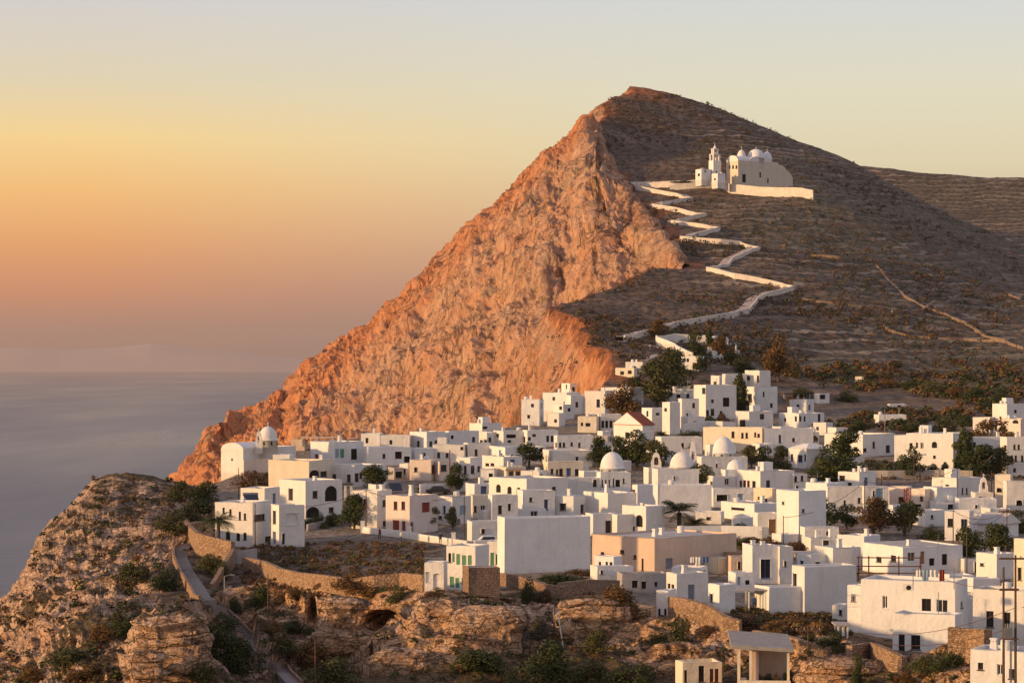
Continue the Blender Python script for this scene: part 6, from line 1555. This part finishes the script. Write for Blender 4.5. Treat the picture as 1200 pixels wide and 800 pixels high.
# people
def person(px, py, label, top, legs, pose=0.0, which='gf'):
    P = ground(px, py, which)
    if P is None: return
    me = bpy.data.meshes.new('person'); V = [(0, 0, .95), (0, 0, 1.2), (0, 0, 1.42), (0, 0, 1.52), (0, -.01, 1.62), (0, 0, 1.74), (.1, 0, .92), (.11, -.08, .5), (.11, .05, .08), (.11, -.1, .04), (-.1, 0, .92), (-.11, .1, .5), (-.11, .22, .1), (-.11, .1, .05), (.19, 0, 1.4), (.24, .04, 1.12), (.22, -.08, .88), (-.19, 0, 1.4), (-.24, -.04, 1.12), (-.22, -.12, .9)]
    E = [(0, 1), (1, 2), (2, 3), (3, 4), (4, 5), (0, 6), (6, 7), (7, 8), (8, 9), (0, 10), (10, 11), (11, 12), (12, 13), (2, 14), (14, 15), (15, 16), (2, 17), (17, 18), (18, 19)]
    me.from_pydata(V, E, []); o = bpy.data.objects.new('person', me); COL.objects.link(o)
    m = o.modifiers.new('skin', 'SKIN'); Rr = [.14, .14, .16, .055, .095, .08, .1, .06, .045, .04, .1, .06, .045, .04, .06, .042, .035, .06, .042, .035]
    for sv, r in zip(me.skin_vertices[0].data, Rr): sv.radius = (r, r)
    me.skin_vertices[0].data[0].use_root = True; s2 = o.modifiers.new('sub', 'SUBSURF'); s2.levels = 1; s2.render_levels = 1
    t = NT('clothes'); sx = t.n.new('ShaderNodeSeparateXYZ'); t.link(t.coord(), sx.inputs[0])
    t.base(t.ramp(t.math('DIVIDE', sx.outputs[2], 1.8), [(0, legs), (.53, top), (.83, (.45, .27, .19)), (.93, (.05, .03, .02))], 'CONSTANT')); me.materials.append(t.m)
    o.location = P; o.rotation_euler.z = pose; tag(o, label, 'person', 'people on foot')
person(516, 638, 'person in dark clothes standing by the pillared roadside wall', (.04, .04, .05), (.03, .03, .04))
person(798, 382, 'person in pale clothes walking on the lowest leg of the zigzag path', (.6, .55, .5), (.5, .46, .42), 1.2, 'g')
person(751, 219.5, 'person in pink at the top left bend of the mountain path', (.5, .25, .22), (.1, .1, .14), 2.0, 'g')
person(762, 410, 'person in white on the short path beside the cemetery', (.65, .62, .6), (.5, .48, .45), .5, 'g')

# boulders and the layered outcrop
def outcrop(px, py, wpx, hpx, d, label, seed, strata=.0, depth=.8, name='boulder'):
    import bmesh
    bm = bmesh.new(); bmesh.ops.create_icosphere(bm, subdivisions=6, radius=1); me = bpy.data.meshes.new(name); bm.to_mesh(me); bm.free()
    V = np.array([v.co[:] for v in me.vertices]); P = at(px, py, d); s = d / F; W, H = wpx * s / 2, hpx * s
    q = np.sign(V) * np.abs(V) ** .45; V2 = np.stack([q[:, 0] * W, q[:, 1] * W * depth, q[:, 2] * H / 2 + H * .42], 1)
    N = V.copy(); o3 = V2 + seed * 31.7
    dsp = fbm(o3, (.22, .22, .3), 5, seed, True, .55) * min(W, H) * .30 + fbm(o3, (.7, .7, 1.6), 4, seed + 5, True, .6) * .35
    if strata:
        zz = V2[:, 2] + fbm(o3, (.12, .12, .05), 3, seed + 7) * 1.2; k = np.floor(zz / strata); fr = zz / strata - k
        dsp += (vnoise(np.stack([k * 3.1, o3[:, 0] * .12, o3[:, 1] * .12], 1), seed) * 1.1) - np.where(fr < .16, .55, 0)
    V2 = V2 + N * dsp[:, None] * np.array([1, 1, .5])
    me.vertices.foreach_set('co', V2.ravel()); 
    for k, v in (('ochre', .1), ('dark', .08), ('veg', -.25 if not strata else .05)):
        a_ = me.attributes.new(k, 'FLOAT', 'POINT'); a_.data.foreach_set('value', np.full(len(V2), v, np.float32))
    me.polygons.foreach_set('use_smooth', [True] * len(me.polygons)); me.materials.append(M['rock']); o = bpy.data.objects.new(name, me); COL.objects.link(o); o.location = P
    tag(o, label, 'rock', 'rock outcrops below the village')
outcrop(205, 806, 78, 88, 208, 'layered pale rock outcrop rising beside the footpath at the bottom left', 3, .75, .6, 'rock_outcrop')
outcrop(172, 806, 40, 46, 204, 'lower layered outcrop left of the tall layered one', 8, .7, .6, 'rock_outcrop')
outcrop(573, 770, 74, 62, 236, 'biggest pinkish boulder in the cliff, right of the cave', 5, 0, .6)
outcrop(520, 742, 44, 40, 243, 'slab-like boulder under the arched terrace wing', 6, 1.4, .5)
outcrop(470, 800, 62, 40, 230, 'broad boulder at the bottom under the cave', 9, 0, .6)
outcrop(690, 748, 70, 50, 243, 'pale cracked rock buttress holding the heart-shaped bush', 12, 1.6, .5)
outcrop(795, 788, 60, 40, 228, 'rough block of rock left of the porch pavilion', 14, 1.1, .5)
outcrop(404, 760, 50, 60, 247, 'squared orange rock pillar left of the cave', 16, 2.2, .5)
outcrop(1118, 812, 46, 32, 203, 'small orange rock at the lower right below the masonry wall', 18, 0, .7)
outcrop(985, 806, 70, 34, 208, 'long rock ledge under the large sunlit house', 20, 1.0, .6)

# more life: washing lines, cars, people, cables between the roofs
def laundry(px, py, d, w, label, cols, rot=0):
    P = at(px, py, d); rt = tag(empty('washing_line', P, rot), label, 'washing line', 'washing lines on the terraces')
    q = MB(); q.tube((0, 0, 0), (0, 0, 2.0), .04); q.tube((w, 0, 0), (w, 0, 2.0), .04); q.tube((0, 0, 1.9), (w, 0, 1.9), .015); q.build('line_frame', M['metal'], rt)
    x = .25
    for i, c in enumerate(cols):
        ww = .5 + .3 * ((i * 7) % 3) / 2; q = MB(); n = 6
        vs = [(x + ww * k / n, .05 * math.sin(k * 2.1 + i), 1.9) for k in range(n + 1)] + [(x + ww * k / n, .09 * math.sin(k * 2.1 + i + .5), 1.9 - .7 - .4 * (i % 2)) for k in range(n + 1)]
        q.add(vs, [(k, k + 1, n + 2 + k, n + 1 + k) for k in range(n)]); q.build('cloth', M[c], rt); x += ww + .12
laundry(1070, 690, 236, 4.0, 'washing line with white and blue cloths on the roof near the big poles', ('whitewood', 'paleblue', 'whitewood', 'red'))
laundry(806, 671, 284, 3.5, 'washing line with pale sheets behind the house with the grey-blue door', ('whitewood', 'whitewood', 'blue'))
laundry(660, 579, 398, 4.5, 'washing line with sheets on the roof beside the solar panels', ('whitewood', 'paleblue', 'whitewood'))
car(572, 640, 'white car parked at the end of the pillared wall', 'carwhite', .2)
car(1000, 560, 'pale car half hidden behind the rooftop lookout', 'carwhite', -.1)
person(445, 632, 'person in a red top walking along the roadside below the tall white house', (.35, .05, .04), (.05, .06, .1), .8)
person(470, 636, 'person in a light shirt on the road before the pink house', (.5, .48, .42), (.08, .08, .1), -1.0)
person(884, 716, 'person in blue on the covered terrace', (.06, .1, .25), (.04, .04, .05), 0)
person(850, 373, 'person in dark clothes climbing the zigzag path', (.05, .05, .07), (.03, .03, .04), 1.4, 'g')
for a, b, lab in (((299, 591), (429, 575), 'cable between the leftmost house pole and the roadside tree pole'), ((429, 575), (544, 579), 'cable from the roadside tree pole to the pole before the pale blue door'), ((527, 528), (580, 549), 'cable between the roofs left of the columned porch'),
                ((918, 606), (1013, 564), 'cable from the blank wall pole over the round tree'), ((1117, 598), (1180, 598), 'cable spanning between the two-window house and the pale pitched roof'), ((1013, 564), (1122, 549), 'cable over the light bluish house'), ((1133, 610), (1180, 597), 'cable above the tall dark tree by the porch')):
    da = hit(a[0], a[1] + 45, 'g')[0].y; db = hit(b[0], b[1] + 45, 'g')[0].y
    cable(at(a[0], a[1], da), at(b[0], b[1], db), 1.2, lab, .035)
# ------------------------------------------------------------------ distant island and the air
def island():
    nc, nr = 400, 24; V = []; D = 54000
    pts = [(-400, 12), (-150, 34), (-40, 30), (0, 34), (30, 38), (70, 32), (120, 35), (150, 40), (175, 46), (200, 42), (240, 34), (280, 26), (330, 14), (380, 4), (420, -3)]
    for j in range(nr):
        t = j / (nr - 1); prof = math.sin(min(1, t * 1.6) * math.pi / 2) if t < .62 else 1 - (t - .62) / .38
        for i in range(nc):
            px = -400 + 820 * i / (nc - 1); h = np.interp(px, [a for a, b in pts], [b for a, b in pts]) * 1.0; h = max(h, -4)
            y = D + (t - .5) * 6000; V.append(((px - 600) / F * y, y, -20 + prof * (CZ + h * .5 / F * D) if h > -3 else -20))
    o = grid_mesh('far_hills', np.array(V), nr, nc, mat_flat('haze_paled_island_rock', (.62, .5, .45), .95, .1, .001), attr={k: np.zeros(nc * nr) for k in ('red', 'village', 'terrace')})  # distance haze put into the rock colour: paled to lower the island's contrast
island()
def haze():
    mb = MB(); mb.box(-60500, -60500, -61, 60500, 60500, 1000)
    m = bpy.data.materials.new('haze_air'); m.use_nodes = True; nn = m.node_tree.nodes; nn.clear()
    o_ = nn.new('ShaderNodeOutputMaterial'); v = nn.new('ShaderNodeVolumePrincipled'); v.inputs['Color'].default_value = (.72, .58, .54, 1); v.inputs['Density'].default_value = HAZE; v.inputs['Anisotropy'].default_value = .2
    m.node_tree.links.new(v.outputs[0], o_.inputs['Volume']); o = mb.build('haze', m); o['kind'] = 'stuff'; o['label'] = 'thin sunset haze over sea and land'
HAZE = 3.0e-5
haze()
# ------------------------------------------------------------------ light
SUN_AZ, SUN_EL = 110.0, 9.0      # degrees left of the view direction, degrees above the horizon
ld = bpy.data.lights.new('sun', 'SUN'); sun = bpy.data.objects.new('sun', ld); COL.objects.link(sun)
ld.energy = 4.7; ld.angle = R(2.0); ld.color = (1.0, .615, .27)
sd_ = Vector((-math.sin(R(SUN_AZ)) * math.cos(R(SUN_EL)), math.cos(R(SUN_AZ)) * math.cos(R(SUN_EL)), math.sin(R(SUN_EL))))
sun.rotation_euler = sd_.to_track_quat('Z', 'Y').to_euler()
w = bpy.data.worlds.new('World'); scene.world = w; w.use_nodes = True
n, l = w.node_tree.nodes, w.node_tree.links; n.clear()
out = n.new('ShaderNodeOutputWorld')
sk = n.new('ShaderNodeTexSky'); sk.sky_type = 'NISHITA'; sk.sun_disc = False; sk.sun_elevation = R(SUN_EL); sk.sun_rotation = R(-SUN_AZ)
sk.altitude = 200; sk.air_density = 1.0; sk.dust_density = 2.0; sk.ozone_density = 2.0
bg1 = n.new('ShaderNodeBackground'); bg1.inputs[1].default_value = .05; l.new(sk.outputs[0], bg1.inputs[0])
tc = n.new('ShaderNodeTexCoord'); sx = n.new('ShaderNodeSeparateXYZ'); l.new(tc.outputs['Generated'], sx.inputs[0])
def wm(op, a, b=0., c=None, clamp=False):
    m = n.new('ShaderNodeMath'); m.operation = op; m.use_clamp = clamp
    for i, v in enumerate((a, b, c)):
        if v is None: continue
        if hasattr(v, 'links'): l.new(v, m.inputs[i])
        else: m.inputs[i].default_value = v
    return m.outputs[0]
def s2l(c): return tuple((x / 255 / 12.92 if x <= 10 else ((x / 255 + .055) / 1.055) ** 2.4) for x in c) + (1,)
def wr(fac, stops):
    m = n.new('ShaderNodeValToRGB'); cr = m.color_ramp
    while len(cr.elements) < len(stops): cr.elements.new(.5)
    for e, (p, c) in zip(cr.elements, stops): e.position = p; e.color = s2l(c)
    l.new(fac, m.inputs[0]); return m.outputs[0]
el = wm('MULTIPLY', sx.outputs[2], 2.0, clamp=True)      # 0..0.5 of sin(elevation) -> 0..1
def e_(py): return (EY - py) / F / math.sqrt(1 + ((EY - py) / F) ** 2) * 2.0
warm = wr(el, [(0, (140,108,105)), (e_(400), (176,118,98)), (e_(345), (224,134,82)), (e_(290), (242,156,76)), (e_(225), (252,186,92)), (e_(165), (250,208,124)), (e_(95), (222,204,166)), (e_(0), (206,198,194)), (.6, (196,186,190)), (1, (158,156,172))])
cool = wr(el, [(0, (140,122,125)), (e_(400), (152,128,126)), (e_(330), (180,150,136)), (e_(260), (212,182,146)), (e_(190), (224,206,164)), (e_(110), (222,212,180)), (e_(0), (206,205,200)), (.6, (196,186,190)), (1, (158,156,174))])
# azimuth factor: x/y direction, 1 towards the sunset side
az = n.new('ShaderNodeMath'); az.operation = 'ARCTAN2'; l.new(sx.outputs[0], az.inputs[0]); l.new(sx.outputs[1], az.inputs[1])
fz = wm('MULTIPLY_ADD', az.outputs[0], -1 / R(15), .34, clamp=True)   # left edge (-12 deg) ~1, centre ~.2
mx = n.new('ShaderNodeMix'); mx.data_type = 'RGBA'; l.new(fz, mx.inputs[0]); l.new(cool, mx.inputs[6]); l.new(warm, mx.inputs[7])
bg2 = n.new('ShaderNodeBackground'); bg2.inputs[1].default_value = .93; l.new(mx.outputs[2], bg2.inputs[0])
ad = n.new('ShaderNodeAddShader'); l.new(bg1.outputs[0], ad.inputs[0]); l.new(bg2.outputs[0], ad.inputs[1]); l.new(ad.outputs[0], out.inputs[0])
vs = scene.view_settings; vs.view_transform = 'Standard'; vs.look = 'None'; vs.exposure = .12; vs.gamma = 1; vs.use_curve_mapping = False
scene.cycles.max_bounces = 5; scene.cycles.diffuse_bounces = 3; scene.cycles.use_denoising = True
scene.cycles.sample_clamp_indirect = 3
